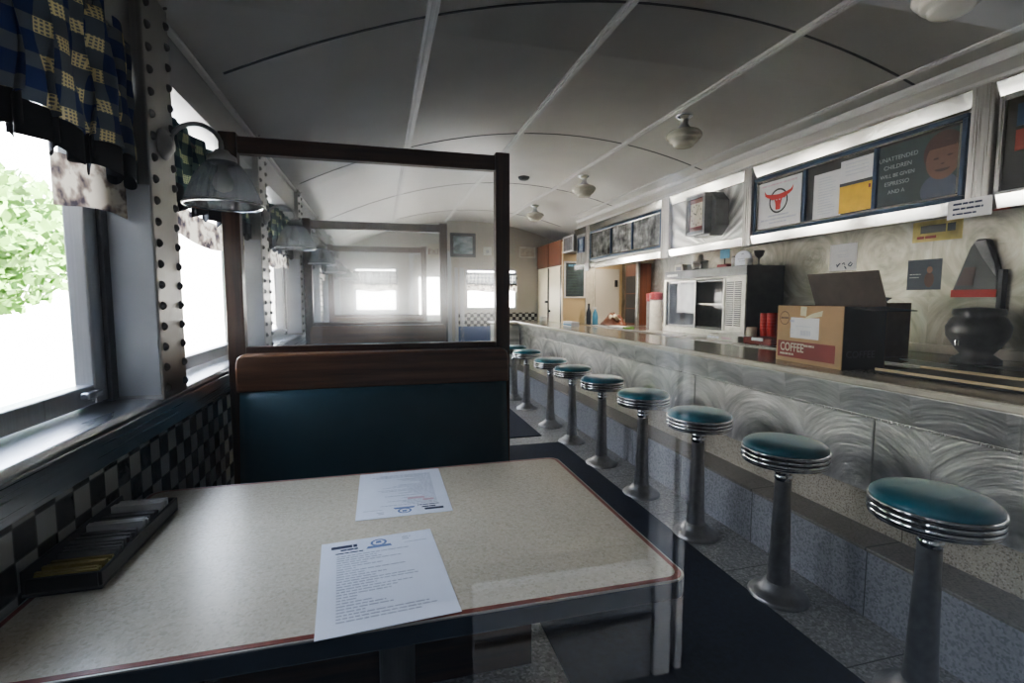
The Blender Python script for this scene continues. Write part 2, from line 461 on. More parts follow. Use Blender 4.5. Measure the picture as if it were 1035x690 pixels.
# ------------------------------------------------------------------ shell
struct('floor', B(-.75, 3.6, -.05, 8.1, -.10, 0), m['floor'])
mb = MB()
def cpt(u, v):
    x = XL-.03 + u*(3.62-XL); return (x, -.05 + v*8.15, cz(x))
mb.grid(cpt, 40, 2)
struct('ceiling', mb, m['ceil'], solid=.02, smooth=True)
# dark seams across and pale battens along the ceiling
for i, y in enumerate((.30, 1.97, 3.66, 5.30, 6.98)):
    mb = MB(); mb.grid(lambda u, v: ((-.50 + u*3.09), y-.006+.012*v, cz(-.50+u*3.09)-.0125), 40, 1)
    struct('trim_%d' % (i+1), mb, m['seam'], solid=.003)
for i, x in enumerate((.21, 1.03, 1.88)):
    mb = MB(); mb.box(x-.022, x+.022, 0.1, 7.99, cz(x)-.024, cz(x)-.006); mb.box(x-.008, x+.008, .1, 7.99, cz(x)-.030, cz(x)-.02)
    struct('trim_%d' % (i+6), mb, m['batten'], bevel=.003)
# left wall
mb = MB()
mb.box(-.75, -.57, -.05, 8.1, 0, .95)
struct('wall_left', mb, m['tile'])
mb = MB(); mb.box(-.70, -.555, -.05, 8.1, 1.822, 2.06)
mb.box(-.70, -.56, -.05, .56, .96, 1.822); mb.box(-.745, -.70, .56, 1.0, .96, 1.822)  # unseen panels added to cut light from the near window
struct('wall_left_top', mb, m['steelwall'])
mb = MB(); mb.prism([(-.72, .95), (-.548, .95), (-.545, .885), (-.565, .885), (-.565, .93), (-.72, .93)], 'y', -.05, 8.0)
mb.prism([(-.72, .951), (-.545, .951), (-.538, .962), (-.545, .974), (-.72, .985)], 'y', -.05, 8.0)
struct('trim_9', mb, m['sill'], bevel=.003)
mb = MB(); mb.prism([(-.556, 1.955), (-.535, 1.958), (-.535, 1.970), (-.556, 1.975)], 'y', .1, 8.0)
mb.prism([(-.556, 1.985), (-.520, 1.990), (-.515, 2.002), (-.556, 2.02)], 'y', .1, 8.0)
struct('trim_10', mb, m['batten'], bevel=.004)
n = 11
for i, y in enumerate(pillars):
    p = struct('trim_%d' % n, B(-.70, XL, y, y+PW, .97, 2.02), m['pillar'], bevel=.004); n += 1
    r = MB()
    for k in range(20):
        z = 1.0 + k*.052
        for yy in (y+.022, y+PW-.022): r.dome((XL, yy, z), .011, .010, 'x')
    r.build('rivet_rows', m['rivet'], p, smooth=True)
# windows in the left wall
wn = 1
for i, y in enumerate(pillars):
    a = y+PW; b = pillars[i+1] if i < 6 else 7.99
    if b - a < .3: continue
    mb = MB()
    X0, X1 = -.675, -.635
    mb.box(X0-.02, X1+.01, a, a+.03, .98, 1.822); mb.box(X0-.02, X1+.01, b-.03, b, .98, 1.822)
    mb.box(X0-.02, X1+.01, a+.03, b-.03, 1.715, 1.745)
    w = struct('window_%d' % wn, mb, m['alu_dark'], bevel=.003)
    mb = MB(); mb.box(X0, X1, a+.03, a+.085, .985, 1.715); mb.box(X0, X1, b-.085, b-.03, .985, 1.715)
    mb.box(X0, X1, a+.085, b-.085, .985, 1.03); mb.box(X0, X1, a+.085, b-.085, 1.68, 1.715)
    mb.box(X1, X1+.02, b-.15, b-.09, 1.005, 1.02)
    mb.build('window_sash', m['alu'], w, bevel=.004)
    MB().box(-.657, -.653, a+.085, b-.085, 1.03, 1.68).build('window_glass', m['glass'], w)
    MB().box(-.657, -.653, a+.03, b-.03, 1.745, 1.822).build('transom_glass', m['glass'], w)
    MB().box(-.634, -.532, b+.0005, b+.0015, .985, 1.93) .build('jamb_panel', m['white_jamb'], w) if False else None
    wn += 1
# near side returns of the pillars are pale painted panels
mb = MB()
for y in pillars: mb.box(-.634, XL-.004, y-.004, y-.0005, .986, 1.50)
struct('trim_%d' % n, mb, m['white_jamb']); n += 1

# end wall, with openings for two windows and the door light
mb = MB()
def wallpanel(mb, x0, x1, y0, y1, z0, z1, holes):
    xs = sorted({x0, x1, *[h[0] for h in holes], *[h[1] for h in holes]}); zs = sorted({z0, z1, *[h[2] for h in holes], *[h[3] for h in holes]})
    for i in range(len(xs)-1):
        for j in range(len(zs)-1):
            cx, czz = (xs[i]+xs[i+1])/2, (zs[j]+zs[j+1])/2
            if any(h[0] < cx < h[1] and h[2] < czz < h[3] for h in holes): continue
            mb.box(xs[i], xs[i+1], y0, y1, zs[j], zs[j+1])
EW = [(-.38, .28, 1.02, 1.70), (1.34, 2.20, 1.05, 1.70)]
DR = (.46, 1.12, 0, 1.98)
wallpanel(mb, -.75, 3.6, YE, YE+.12, 0, 2.62, EW+[DR])
struct('wall_end', mb, m['endwall'])
mb = MB(); wallpanel(mb, 1.2, 2.55, YE-.012, YE-.0005, .78, 1.0, []); wallpanel(mb, -.5, .42, YE-.012, YE-.0005, .3, 1.0, [])
struct('trim_%d' % n, mb, m['tileend']); n += 1
struct('baseboard_end', B(1.2, 2.55, YE-.02, YE-.0005, .0, .78), m['blueband'])
for k, (x0, x1, z0, z1) in enumerate(EW):
    mb = MB(); f = .035
    mb.box(x0, x0+f, YE-.01, YE+.06, z0, z1); mb.box(x1-f, x1, YE-.01, YE+.06, z0, z1)
    mb.box(x0+f, x1-f, YE-.01, YE+.06, z0, z0+f); mb.box(x0+f, x1-f, YE-.01, YE+.06, z1-f*.6, z1)
    mb.box(x0+f, x1-f, YE, YE+.05, z1-.115, z1-.09)
    w = struct('window_%d' % wn, mb, m['alu'], bevel=.004); wn += 1
    B(x0+f, x1-f, YE+.03, YE+.034, z0+f, z1-.02).build('window_glass', m['glass'], w)
mb = MB(); mb.box(.46, .52, YE+.0, YE+.08, 0, 1.98); mb.box(1.06, 1.12, YE, YE+.08, 0, 1.98); mb.box(.52, 1.06, YE, YE+.08, 1.92, 1.98)
dframe = struct('door_1', mb, m['alu'], bevel=.004)
mb = MB(); wallpanel(mb, .52, 1.06, YE+.02, YE+.06, 0, 1.92, [(.60, .98, .97, 1.57)]); dl = mb.build('door_leaf', m['endwall'], dframe, bevel=.004)
B(.60, .98, YE+.038, YE+.042, .97, 1.57).build('door_glass', m['glass'], dframe)
mb = MB(); mb.tube([(.63, YE+.0, .9), (.63, YE-.04, .9), (.70, YE-.04, .9)], .012); mb.box(.61, .65, YE+.005, YE+.02, .86, .94); mb.build('door_handle', m['chrome'], dframe, smooth=False)
mb = MB(); mb.box(1.17, 1.22, YE-.03, YE-.0005, .0, 1.72); mb.box(1.25, 1.32, YE-.02, YE-.0005, .0, 1.72)
struct('trim_%d' % n, mb, m['white_jamb'], bevel=.004); n += 1
# right wall, soffit over the back counter
struct('wall_right', B(XR, XR+.12, -.05, 8.1, 0, 2.0), m['swirlwall'])
mb = MB(); mb.prism([(2.60, 1.65), (2.60, 2.16), (2.60, 2.262), (3.05, 2.09), (3.5, 1.87), (3.5, 1.76)], 'y', .10, 6.37)
struct('wall_right_soffit', mb, m['fascia'])
mb = MB()
mb.prism([(2.5995, 2.275), (2.575, 2.278), (2.575, 2.262), (2.588, 2.245), (2.5995, 2.24)], 'y', .1, 6.37)
mb.prism([(2.5995, 2.185), (2.590, 2.185), (2.590, 2.170), (2.5995, 2.165)], 'y', .1, 6.37)
mb.prism([(2.50, 2.301), (2.475, 2.308), (2.475, 2.299), (2.50, 2.292)], 'y', .1, 6.37)
struct('trim_%d' % n, mb, m['batten'], bevel=.003); n += 1
def halfround(z, r, y0, y1):
    return MB().prism([(2.5995 - r*math.sin(a)*1.0, z + r*math.cos(a)) for a in [PI*k/8 for k in range(9)]], 'y', y0, y1)
for z, r, tl in ((2.108, .036, 15), (1.640, .030, 10)):
    dx = 2*r*math.tan(math.radians(tl))
    struct('trim_%d' % n, MB().prism([(2.5995, z+r+.004), (2.558, z+r+.004), (2.556, z+r), (2.556+dx, z-r), (2.5995, z-r-.004)], 'y', .1, 6.37), m['mirror'], bevel=.002); n += 1
mb = MB()
for y0, y1 in ((5.88, 5.98), (4.08, 4.21), (3.035, 3.12), (1.60, 1.69)): mb.box(2.553, 2.5995, y0, y1, 1.60, 2.15)
struct('trim_%d' % n, mb, m['steelz'], bevel=.006); n += 1
struct('trim_%d' % n, B(2.588, 2.5995, 3.121, 4.079, 1.68, 2.08), m['sunburst']); n += 1
mb = MB()
for k in range(12): mb.box(2.582, 2.5995, 6.0+k*.03, 6.0+k*.03+.02, 1.68, 2.08)
struct('trim_%d' % n, mb, m['steelz'], bevel=.003); n += 1
# rear partition on the cook's side
struct('wall_rear', B(2.56, XR, 6.80, 6.86, 0, 2.05), m['tan'])
mb = MB(); mb.box(2.905, 2.945, 6.77, 6.80, 0, 1.72); mb.box(3.02, 3.05, 6.77, 6.80, 0, 1.72); mb.box(2.945, 3.02, 6.785, 6.80, 0, 1.72)
struct('trim_%d' % n, mb, m['creamframe'], bevel=.003); n += 1
d2 = struct('door_2', B(3.055, 3.44, 6.765, 6.80, 0, 1.66), m['doorgrey'], bevel=.004)
B(3.36, 3.40, 6.735, 6.765, 1.40, 1.50).build('door_closer', m['black'], d2, bevel=.004)
# front wall with the window the view comes through
mb = MB(); wallpanel(mb, -.75, 3.6, .02, .10, 0, 2.6, [(-.42, .62, .88, 1.80)])
struct('wall_front', mb, m['steelwall'])
mb = MB(); mb.box(-.46, .66, .10, .12, .85, .88); mb.box(-.46, .66, .10, .12, 1.80, 1.84); mb.box(-.46, -.42, .10, .12, .88, 1.80); mb.box(.62, .66, .10, .12, .88, 1.80)
w = struct('window_%d' % wn, mb, m['alu'], bevel=.003); wn += 1
B(-.42, .62, .060, .064, .88, 1.80).build('window_glass', m['frontglass'], w)

# ------------------------------------------------------------------ floor runners, counter
def mat(x0, x1, y0, y1, lab):
    o = B(x0, x1, y0, y1, .0, .008).build('floor_runner', m['mat'], bevel=.004); tag(o, lab, 'floor mat', 'navy floor runners')
mat(.56, 1.47, .14, 3.93, 'long navy floor runner nearest, between the first booths and the stools')
mat(.56, 1.38, 4.16, 7.6, 'navy floor runner farther down the aisle, beyond the bare strip of floor')
ct = thing('lunch_counter', 'long lunch counter with swirled stainless front and pale worn top', 'counter', (1.9, .2, 0))
B(.055, .45, 0, 6.95, .0, .43).build('kick_base', m['kick'], ct)
B(-.115, .054, 0, 6.95, 0, .262).build('foot_ledge', m['ledge'], ct, bevel=.003)
B(-.123, .054, 0, 6.95, .262, .277).build('ledge_tread', m['ledgetop'], ct, bevel=.004)
B(.045, .45, 0, 6.95, .425, .745).build('front_panel', m['swirl'], ct, bevel=.002)
o = MB().prism([(.035, .735), (.015, .865), (.45, .865), (.45, .735)], 'y', 0, 6.95).build('apron', m['apron'], ct, bevel=.002)
B(.0, .50, -.02, 6.97, .866, .896).build('top_edge', m['counteredge'], ct, bevel=.008)
B(.010, .50, -.015, 6.965, .8955, .900).build('worktop', m['counter'], ct, bevel=.002)
mb = MB()
for k in range(6): mb.box(.041, .046, 1.2*k+.15, 1.2*k+.156, .43, .735)
mb.box(.030, .046, 0, 6.95, .738, .746)
mb.build('panel_joint', m['steelz'], ct)
# counter return at the far end
B(-.38, .0, 6.6, 6.96, .866, .898).build('return_top', m['counteredge'], ct, bevel=.03, segs=4)
B(-.34, .03, 6.64, 6.95, .0, .866).build('return_front', m['swirl'], ct, bevel=.03, segs=4)
# back counter
bc = thing('back_counter', 'stainless back counter under the menu signs behind the lunch counter', 'counter', (2.8, .2, 0))
B(0, .699, 0, 6.58, .84, .87).build('worktop', m['steel'], bc, bevel=.004)
B(.04, .699, 0, 6.58, .08, .84).build('cabinet_front', m['steel'], bc); B(.09, .699, 0, 6.58, 0, .08).build('toe_kick', m['black'], bc)
mb = MB()
for k in range(6): mb.box(.028, .039, .12+1.06*k, .12+1.06*k+.98, .14, .80)
mb.build('door', m['steelz'], bc, bevel=.004)
struct('trim_%d' % n, B(3.485, 3.4995, .2, 6.7, .872, .93), m['counteredge'], bevel=.003); n += 1

# ------------------------------------------------------------------ stools
def make_stool(label):
    t = thing('counter_stool', label, 'stool', (1.57, 1.06, 0), 0, 'chrome stools along the counter')
    R, zt = .160, .662
    MB().lathe([(.0, zt), (.06, zt), (.11, zt-.003), (.14, zt-.010), (.155, zt-.022), (.157, zt-.032), (.150, zt-.036), (0, zt-.036)], seg=40).build('seat', m['stoolvinyl'], t, smooth=True)
    prof = [(0, zt-.036), (R-.006, zt-.034), (R, zt-.032)]
    for k in range(3):
        z = zt-.034-k*.017
        prof += [(R+.002, z-.002), (R+.002, z-.010), (R-.003, z-.0125), (R-.003, z-.0145)]
    prof += [(R-.002, zt-.088), (R-.012, zt-.094), (.05, zt-.096), (0, zt-.096)]
    rim = MB().lathe(prof, seg=40).build('seat_ring', m['chrome'], t, smooth=True)
    g = MB()
    for k in range(2):
        z = zt-.034-k*.017-.0125
        g.lathe([(R-.0015, z), (R+.0005, z-.0005), (R+.0005, z-.0045), (R-.0015, z-.005)], seg=40)
    g.build('groove', m['groove'], rim, smooth=True)
    MB().lathe([(.030, zt-.096), (.034, zt-.105), (.034, zt-.118), (.029, zt-.122), (.034, zt-.127), (.034, zt-.140), (.029, zt-.144), (.034, zt-.149), (.034, zt-.162), (.030, zt-.166), (.030, zt-.175)], seg=24).build('swivel_collar', m['chrome'], t, smooth=True)
    MB().lathe([(.031, zt-.17), (.032, .40), (.040, .15), (.046, .065), (.050, .05)], seg=24).build('pedestal', m['chromedull'], t, smooth=True)
    MB().lathe([(.046, .066), (.058, .060), (.066, .045), (.085, .030), (.108, .020), (.115, .010), (.115, 0)], seg=32).build('base_flange', m['chromedull'], t, smooth=True)
    return t
ys = [1.06, 1.62, 2.18, 2.74, 3.33, 3.92, 4.48, 5.28, 5.82]
labs = ['teal topped chrome stool nearest the viewer, its right side in shadow',
        'second nearest teal counter stool, standing beside the near dark floor runner',
        'third nearest teal counter stool, just left of the coffee carton',
        'fourth nearest teal counter stool, right of the table corner',
        'fifth nearest teal counter stool along the counter',
        'sixth nearest teal counter stool, level with the end of the near floor runner',
        'seventh nearest teal counter stool, last before the wider gap in the row',
        'second farthest teal counter stool, first one past the wider gap',
        'farthest teal counter stool, half hidden behind the booth screen post']
s0 = make_stool(labs[0])
for y, l in list(zip(ys, labs))[1:]: dup(s0, (1.57, y, 0), random.uniform(0, 3), l)

# ------------------------------------------------------------------ booth table
def rrect(x0, x1, y0, y1, r, k=6):
    pts = []
    for cx, cy, a0 in ((x1-r, y1-r, 0), (x0+r, y1-r, PI/2), (x0+r, y0+r, PI), (x1-r, y0+r, 1.5*PI)):
        for i in range(k+1):
            a = a0 + PI/2*i/k; pts.append((cx+r*math.cos(a), cy+r*math.sin(a)))
    return pts
tx0, tx1, ty0, ty1 = -.555, .505, .708, 1.388
tb = thing('booth_table', 'cream laminate booth table with red inlay border, under the near window', 'table', (0, 1.05, 0))
def T(pts): return [(x, y-1.05) for x, y in pts]
MB().prism(T(rrect(tx0, tx1, ty0, ty1, .03)), 'z', .715, .7475).build('table_edge', m['tabedge'], tb, bevel=.003)
MB().prism(T(rrect(tx0+.0005, tx1-.0005, ty0+.0005, ty1-.0005, .03)), 'z', .7465, .7490).build('edge_trim', m['tabtrim'], tb)
MB().prism(T(rrect(tx0+.004, tx1-.004, ty0+.004, ty1-.004, .028)), 'z', .7480, .7496).build('red_inlay', m['redband'], tb)
MB().prism(T(rrect(tx0+.013, tx1-.013, ty0+.013, ty1-.013, .024)), 'z', .7485, .7500).build('tabletop', m['lamtop'], tb)
MB().lathe([(.0, .715), (.15, .715), (.15, .70), (.04, .68), (.035, .06), (.05, .04), (.22, .02), (.23, 0), (0, 0)], c=(.02, 0, 0), seg=28).build('pedestal', m['darkgrey'], tb, smooth=False)
# menus
def menu(label, loc, rz, red):
    o = thing('menu_sheet', label, 'menu', loc, rz, 'printed menus on the table')
    W, L = .210, .288
    sh = B(-W/2, W/2, -L/2, L/2, 0, .0008).build('sheet', m['paper'], o)
    M = frameM((0, 0, .0008), (1, 0, 0), (0, 1, 0))
    rows = []; y = L/2-.062
    widths = [.12, .065, .075, .105, .05, .075, .03, .11, .045, .08, .06, .12, .125, .06, .115, .09, .08, .03, .03, .05, .07, .08, .04, .13, .14, .12]
    for w in widths:
        rows += words(-W/2+.028, -W/2+.028+w*1.08, y, .0035); y -= .0079
        if y < -L/2+.012: break
    bars(rows, M, .0003).build('print', m['ink'], o)
    lg = bars(words(-W/2+.018, -W/2+.065, L/2-.030, .011, .1) + words(-W/2+.035, -W/2+.066, L/2-.040, .006, .1) + words(-W/2+.026, -W/2+.075, L/2-.051, .004, .2), M, .0004)
    lg.build('heading', m['inkdark'], o)
    em = MB(); 
    for k in range(24):
        a, b = 2*PI*k/24, 2*PI*(k+1)/24
        em.poly([M @ Vector((r*math.cos(t)*1.15, L/2-.026+r*math.sin(t), .0005)) for r, t in ((.0095, a), (.0135, a), (.0135, b), (.0095, b))])
    em.poly([M @ Vector(p) for p in ((-.024, L/2-.046, .0006), (.024, L/2-.046, .0006), (.021, L/2-.037, .0006), (-.021, L/2-.037, .0006))])
    em.poly([M @ Vector(p) for p in ((-.006, L/2-.029, .0006), (.006, L/2-.029, .0006), (.004, L/2-.020, .0006), (-.004, L/2-.020, .0006))])
    em.build('round_emblem', m['inkblue'], o)
    bars(words(.045, .062, L/2-.028, .004) + words(.045, .062, L/2-.020, .004) + words(.048, .09, L/2-.042, .0025), M, .0004).build('corner_print', m['ink'], o)
    if red: bars(words(-.05, -.01, L/2-.10, .012, .3)[:2] + words(-.07, -.045, L/2-.085, .012, .3), M, .0005).build('red_print', m['inkred'], o)
    return o
menu('white printed menu at the near edge of the table, facing the viewer', (-.004, .853, .7502), math.radians(4), False)
menu('white printed menu at the far edge of the table, upside down to the viewer', (.044, 1.226, .7502), math.radians(180), True)
# condiment row against the tiled wall
rk = thing('condiment_rack', 'long low black rack of packets on the table against checkered wall', 'rack', (-.505, 1.085, .7505))
B(-.055, .055, -.160, .160, 0, .006).build('rack_base', m['black'], rk, bevel=.002)
B(.049, .055, -.160, .160, .006, .030).build('front_rail', m['black'], rk, bevel=.002)
B(-.055, -.049, -.160, .160, .006, .045).build('back_rail', m['black'], rk, bevel=.002)
for s in (-1, 1): B(-.049, .049, s*.160-(.006 if s > 0 else 0), s*.160+(.006 if s < 0 else 0), .006, .030).build('end_rail', m['black'], rk)
pk = [(-.205, -.12, .052, 'yellowbox', 'yellow packet bundle at the near end of the black condiment rack'),
      (-.112, -.055, .062, 'greybox', 'grey packet bundle next to the yellow one in the rack'),
      (-.048, .005, .058, 'greybox', 'grey packet bundle in the middle of the black rack'),
      (.012, .062, .066, 'paperw', 'white packet bundle past the middle of the black rack'),
      (.070, .130, .058, 'greybox', 'grey packet bundle second from far end of the rack'),
      (.138, .203, .066, 'paperw', 'white packet bundle at the far end of the black rack')]
for a, b, h, mm, l in pk:
    o = thing('packet_bundle', l, 'condiment packets', (-.505, 1.085+(a+b)/2*.73, .757), 0, 'packets in the condiment rack')
    L = (b-a)*.73; h = h*.62; k = max(4, int(L/.007))
    pb = MB()
    for q in range(k):
        y0 = -L/2 + L*q/k; hh = h-.008 + random.uniform(-.006, .004)
        pb.box(-.045+random.uniform(-.002, .003), .044+random.uniform(-.004, .003), y0, y0+L/k*.8, 0, hh)
    pb.build('packets', m[mm], o)

# ------------------------------------------------------------------ booths: screen + bench
def make_booth(y, lab_s, lab_b):
    s = thing('booth_screen', lab_s, 'screen', (-.008, y, 0), 0, 'glazed screens between the booths')
    X = .522; top = 1.792
    B(-X, -X+.058, -.022, .022, 0, top+.012).build('post', m['woodz'], s, bevel=.004)
    B(X-.058, X, -.022, .022, 0, top+.012).build('post', m['woodz'], s, bevel=.004)
    B(-X+.058, X-.058, -.020, .020, top-.058, top).build('rail', m['wood'], s, bevel=.004)
    B(-X+.058, X-.058, -.020, .020, 1.000, 1.052).build('rail', m['wood'], s, bevel=.004)
    B(-X+.058, X-.058, -.004, .004, 1.052, top-.058).build('glass_pane', m['dirtyglass'], s)
    mb = MB(); mb.box(-X+.058, X-.058, -.012, .012, .05, .985); mb.build('lower_panel', m['wood'], s)
    b = thing('booth_bench', lab_b, 'bench', (0, y-.024, 0), 0, 'booth benches with teal backs')
    c = MB(); W = .488
    pts = [(-W, .90)] + [(-W + .02 - .02*math.cos(a), .985 + .045*math.sin(a)) for a in (0, .4, .8, 1.2, PI/2)] + [(W - .02 + .02*math.cos(a), .985 + .045*math.sin(a)) for a in (PI/2, 1.2, .8, .4, 0)] + [(W, .90)]
    c.prism(pts, 'y', -.085, -.001); c.build('crest_rail', m['crest'], b, bevel=.008, segs=3)
    # padded back, slightly bulged
    def bk(u, v):
        x = -W+.012+u*(2*W-.024); z = .43+v*.475
        bul = .030*(1-(2*u-1)**6)*(1-(2*v-1)**6)
        return (x, -.075-bul-.06*(1-v), z)
    mb = MB(); mb.grid(bk, 24, 14); mb.build('back_cushion', m['vinyl'], b, smooth=True, solid=.01)
    B(-W+.012, W-.012, -.072, -.002, .12, .90).build('back_board', m['wood'], b)
    mb = MB(); mb.box(-W+.012, W-.012, -.50, -.10, .40, .475); mb.build('seat_cushion', m['vinyl'], b, bevel=.03, segs=4)
    B(-W+.02, W-.02, -.46, -.08, .0, .40).build('seat_base', m['wood'], b)
    return s, b
make_booth(1.995, 'nearest booth screen, tall dark wood frame with clear glass behind the table', 'nearest booth bench with deep teal vinyl back and wooden crest')
make_booth(3.92, 'middle booth screen of dark wood and glass, seen through the nearest screen', 'second booth bench, wooden crest seen through the nearest glass screen')
make_booth(5.70, 'farthest booth screen of dark wood and glass, by the end wall', 'farthest booth bench, crest barely seen through two glass screens')

# ------------------------------------------------------------------ wall lamps on the pillars
def make_lamp(label):
    t = thing('wall_lamp', label, 'lamp', (XL, 1.50, 1.62), 0, 'gooseneck wall lamps')
    MB().lathe([(.0, 0), (.038, 0), (.040, .004), (.036, .010), (.026, .014), (.018, .024), (0, .026)], seg=24, axis='x').build('back_plate', m['chromedull'], t, smooth=True)
    pts = [(.015, 0, .0)] + [(.020+.058*(1-math.cos(a)), 0, .005+.052*math.sin(a)) for a in [PI*k/12 for k in range(13)]] + [(.136, 0, -.015)]
    MB().tube(pts, .006, 10).build('gooseneck_arm', m['chromedull'], t, smooth=True)
    MB().lathe([(.0, -.005), (.016, -.006), (.022, -.014), (.034, -.022), (.036, -.036), (.030, -.040)], c=(.136, 0, 0), seg=24).build('fitter', m['chromedull'], t, smooth=True)
    sh = MB().lathe([(.034, -.036), (.044, -.044), (.057, -.062), (.070, -.085), (.081, -.112), (.089, -.134), (.093, -.146)], c=(.136, 0, 0), seg=72, rib=.022).build('shade', m['lampglass'], t, smooth=False)
    MB().lathe([(.0935, -.143), (.097, -.146), (.0975, -.150), (.093, -.151), (.091, -.147)], c=(.136, 0, 0), seg=48).build('rim', m['chrome'], sh, smooth=True)
    MB().lathe([(0, -.045), (.012, -.045), (.013, -.060), (.022, -.075), (.026, -.092), (.020, -.108), (0, -.115)], c=(.136, 0, 0), seg=20).build('bulb', m['milk'], t, smooth=True)
    return t
ll = ['nearest glass wall lamp, arched over the table on the first riveted pillar', 'second glass wall lamp, seen left inside the nearest booth screen',
      'third glass wall lamp from the viewer along the window pillars', 'fourth glass wall lamp along the window pillars',
      'fifth glass wall lamp, seen small through the middle booth screen', 'farthest glass wall lamp before the end wall']
l0 = make_lamp(ll[0])
for k in range(1, 6): dup(l0, (XL, 1.50+PP*k, 1.62), 0, ll[k])

# ------------------------------------------------------------------ valances
def make_valance(L, fab, label, loc, rz=0, drop=.34, group='plaid window valances', amp=.022, fold=9, border=(0., 1.)):
    t = thing('window_valance', label, 'curtain', loc, rz, group)
    MB().tube([(0, .0, 0), (0, L, 0)], .007).build('rod', m['darkgrey'], t, smooth=True)
    def fz(u, v):
        a = amp*(.35+.65*v)
        y = u*L + .016*math.sin(u*fold*2*PI*1.7)*v + .010*math.sin(v*9+u*20)
        x = .010 + a*math.sin(u*fold*2*PI + .6*math.sin(u*9)) + .006*math.sin(u*41)
        z = .03 - v*drop + .008*v*math.sin(u*fold*2*PI+1)
        return (x, y, z)
    o = MB().grid(fz, 160, 14).build('plaid_cloth', fab, t, smooth=True)
    def hz(u, v):
        x, y, z = fz(u, 1.); sc = .014*abs(math.sin(u*fold*PI*1.6))
        return (x*.8+.002, y, z - v*(.045+sc))
    MB().grid(hz, 160, 3).build('hem', m['hem'], t, smooth=True)
    def bz(u, v):
        u = border[0]+u*(border[1]-border[0])
        return (-.022+.006*math.sin(u*14), u*L, .01-drop-.015+v*-.10+.012*math.sin(u*9))
    MB().grid(bz, 60, 3).build('printed_border', m['band'], t, smooth=True)
    return t
vl = ['dark blue and yellow plaid valance over the nearest window, upper left', 'plaid valance over the second window, behind the nearest wall lamp',
      'plaid valance over the third window, left inside the nearest screen', 'plaid valance over the fourth window', 'plaid valance over the fifth window along the left wall', 'plaid valance over the last full left window']
make_valance(.68, m['plaidblue'], vl[0], (-.566, .735, 1.815), 0, .30, fold=9, border=(.58, 1.))
v1 = make_valance(PP-PW-.02, m['plaidgreen'], vl[1], (-.585, pillars[1]+PW+.01, 1.725), 0, .20)
for k in range(2, 6): dup(v1, (-.585, pillars[k]+PW+.01, 1.725), 0, vl[k])
make_valance(.64, m['plaidgrey'], 'grey plaid valance over the end wall window seen through the screens', (.27, YE-.05, 1.62), PI/2, .17, 'plaid valances on the end wall', .010, 12)
make_valance(.84, m['plaidgrey'], 'grey plaid valance over the end wall window beside the counter', (2.19, YE-.05, 1.62), PI/2, .17, 'plaid valances on the end wall', .010, 14)

# ------------------------------------------------------------------ ceiling lights
def make_globe(label, loc):
    t = thing('ceiling_light', label, 'ceiling light', loc, 0, 'stepped glass ceiling lights')
    MB().lathe([(0, 0), (.055, 0), (.058, -.008), (.050, -.018), (.036, -.026), (.032, -.032)], seg=28).build('canopy', m['chrome'], t, smooth=True)
    MB().lathe([(.030, -.028), (.024, -.040), (.024, -.060), (.036, -.078), (.046, -.086), (.046, -.096)], seg=24).build('neck', m['chromedull'], t, smooth=True)
    MB().lathe([(.048, -.092), (.070, -.098), (.098, -.108), (.112, -.122), (.114, -.140), (.108, -.150), (.094, -.154), (.092, -.160), (.092, -.170), (.084, -.178), (.070, -.182), (.067, -.188), (.066, -.196), (.056, -.204), (.030, -.211), (0, -.213)], seg=40).build('globe', m['milk'], t, smooth=True)
    return t
gx = 1.955
gl = ['stepped cream ceiling light nearest the viewer, cut off at top right', 'stepped cream ceiling light above the sunburst clock panel', 'third stepped cream ceiling light down the car', 'farthest stepped cream ceiling light, close to the booth screen post']
g0 = make_globe(gl[0], (gx, 1.38, cz(gx)-.0105))
for y, l in ((2.97, gl[1]), (4.63, gl[2]), (6.22, gl[3])): dup(g0, (gx, y, cz(gx)-.0105), 0, l)
t = thing('smoke_detector', 'small round smoke detector on the ceiling left of the far lights', 'smoke detector', (1.45, 5.0, cz(1.45)-.010))
MB().lathe([(0, 0), (.06, 0), (.06, -.012), (.045, -.03), (.03, -.036), (0, -.037)], seg=24).build('housing', m['darkgrey'], t, smooth=True)

# ------------------------------------------------------------------ signs on the soffit (plane x = 2.6, faces -x)
def fr_yz(mb, x0, x1, y0, y1, z0, z1, f):
    mb.box(x0, x1, y0, y1, z0, z0+f); mb.box(x0, x1, y0, y1, z1-f, z1)
    mb.box(x0, x1, y0, y0+f, z0+f, z1-f); mb.box(x0, x1, y1-f, y1, z0+f, z1-f)
    return mb
def MX(x, y, z): return frameM((x, y, z), (0, -1, 0), (0, 0, 1))     # reads left to right going toward the viewer
sg = thing('menu_board', 'long blue framed menu board holding a bull sign, papers and a poster', 'menu board', (2.6, 2.36, 1.67))
y0, y1 = -.66, .66
B(-.020, -.0005, y0+.01, y1-.01, .01, .375).build('back_panel', m['board'], sg)
fr_yz(MB(), -.045, -.020, y0, y1, 0, .385, .022).build('outer_frame', m['bluef'], sg, bevel=.004)
fr_yz(MB(), -.038, -.018, y0+.022, y1-.022, .022, .363, .013).build('inner_frame', m['mirror'], sg, bevel=.003)
for yy in (.235, -.225): B(-.034, -.018, yy-.012, yy+.012, .035, .35).build('divider', m['bluef'], sg, bevel=.002)
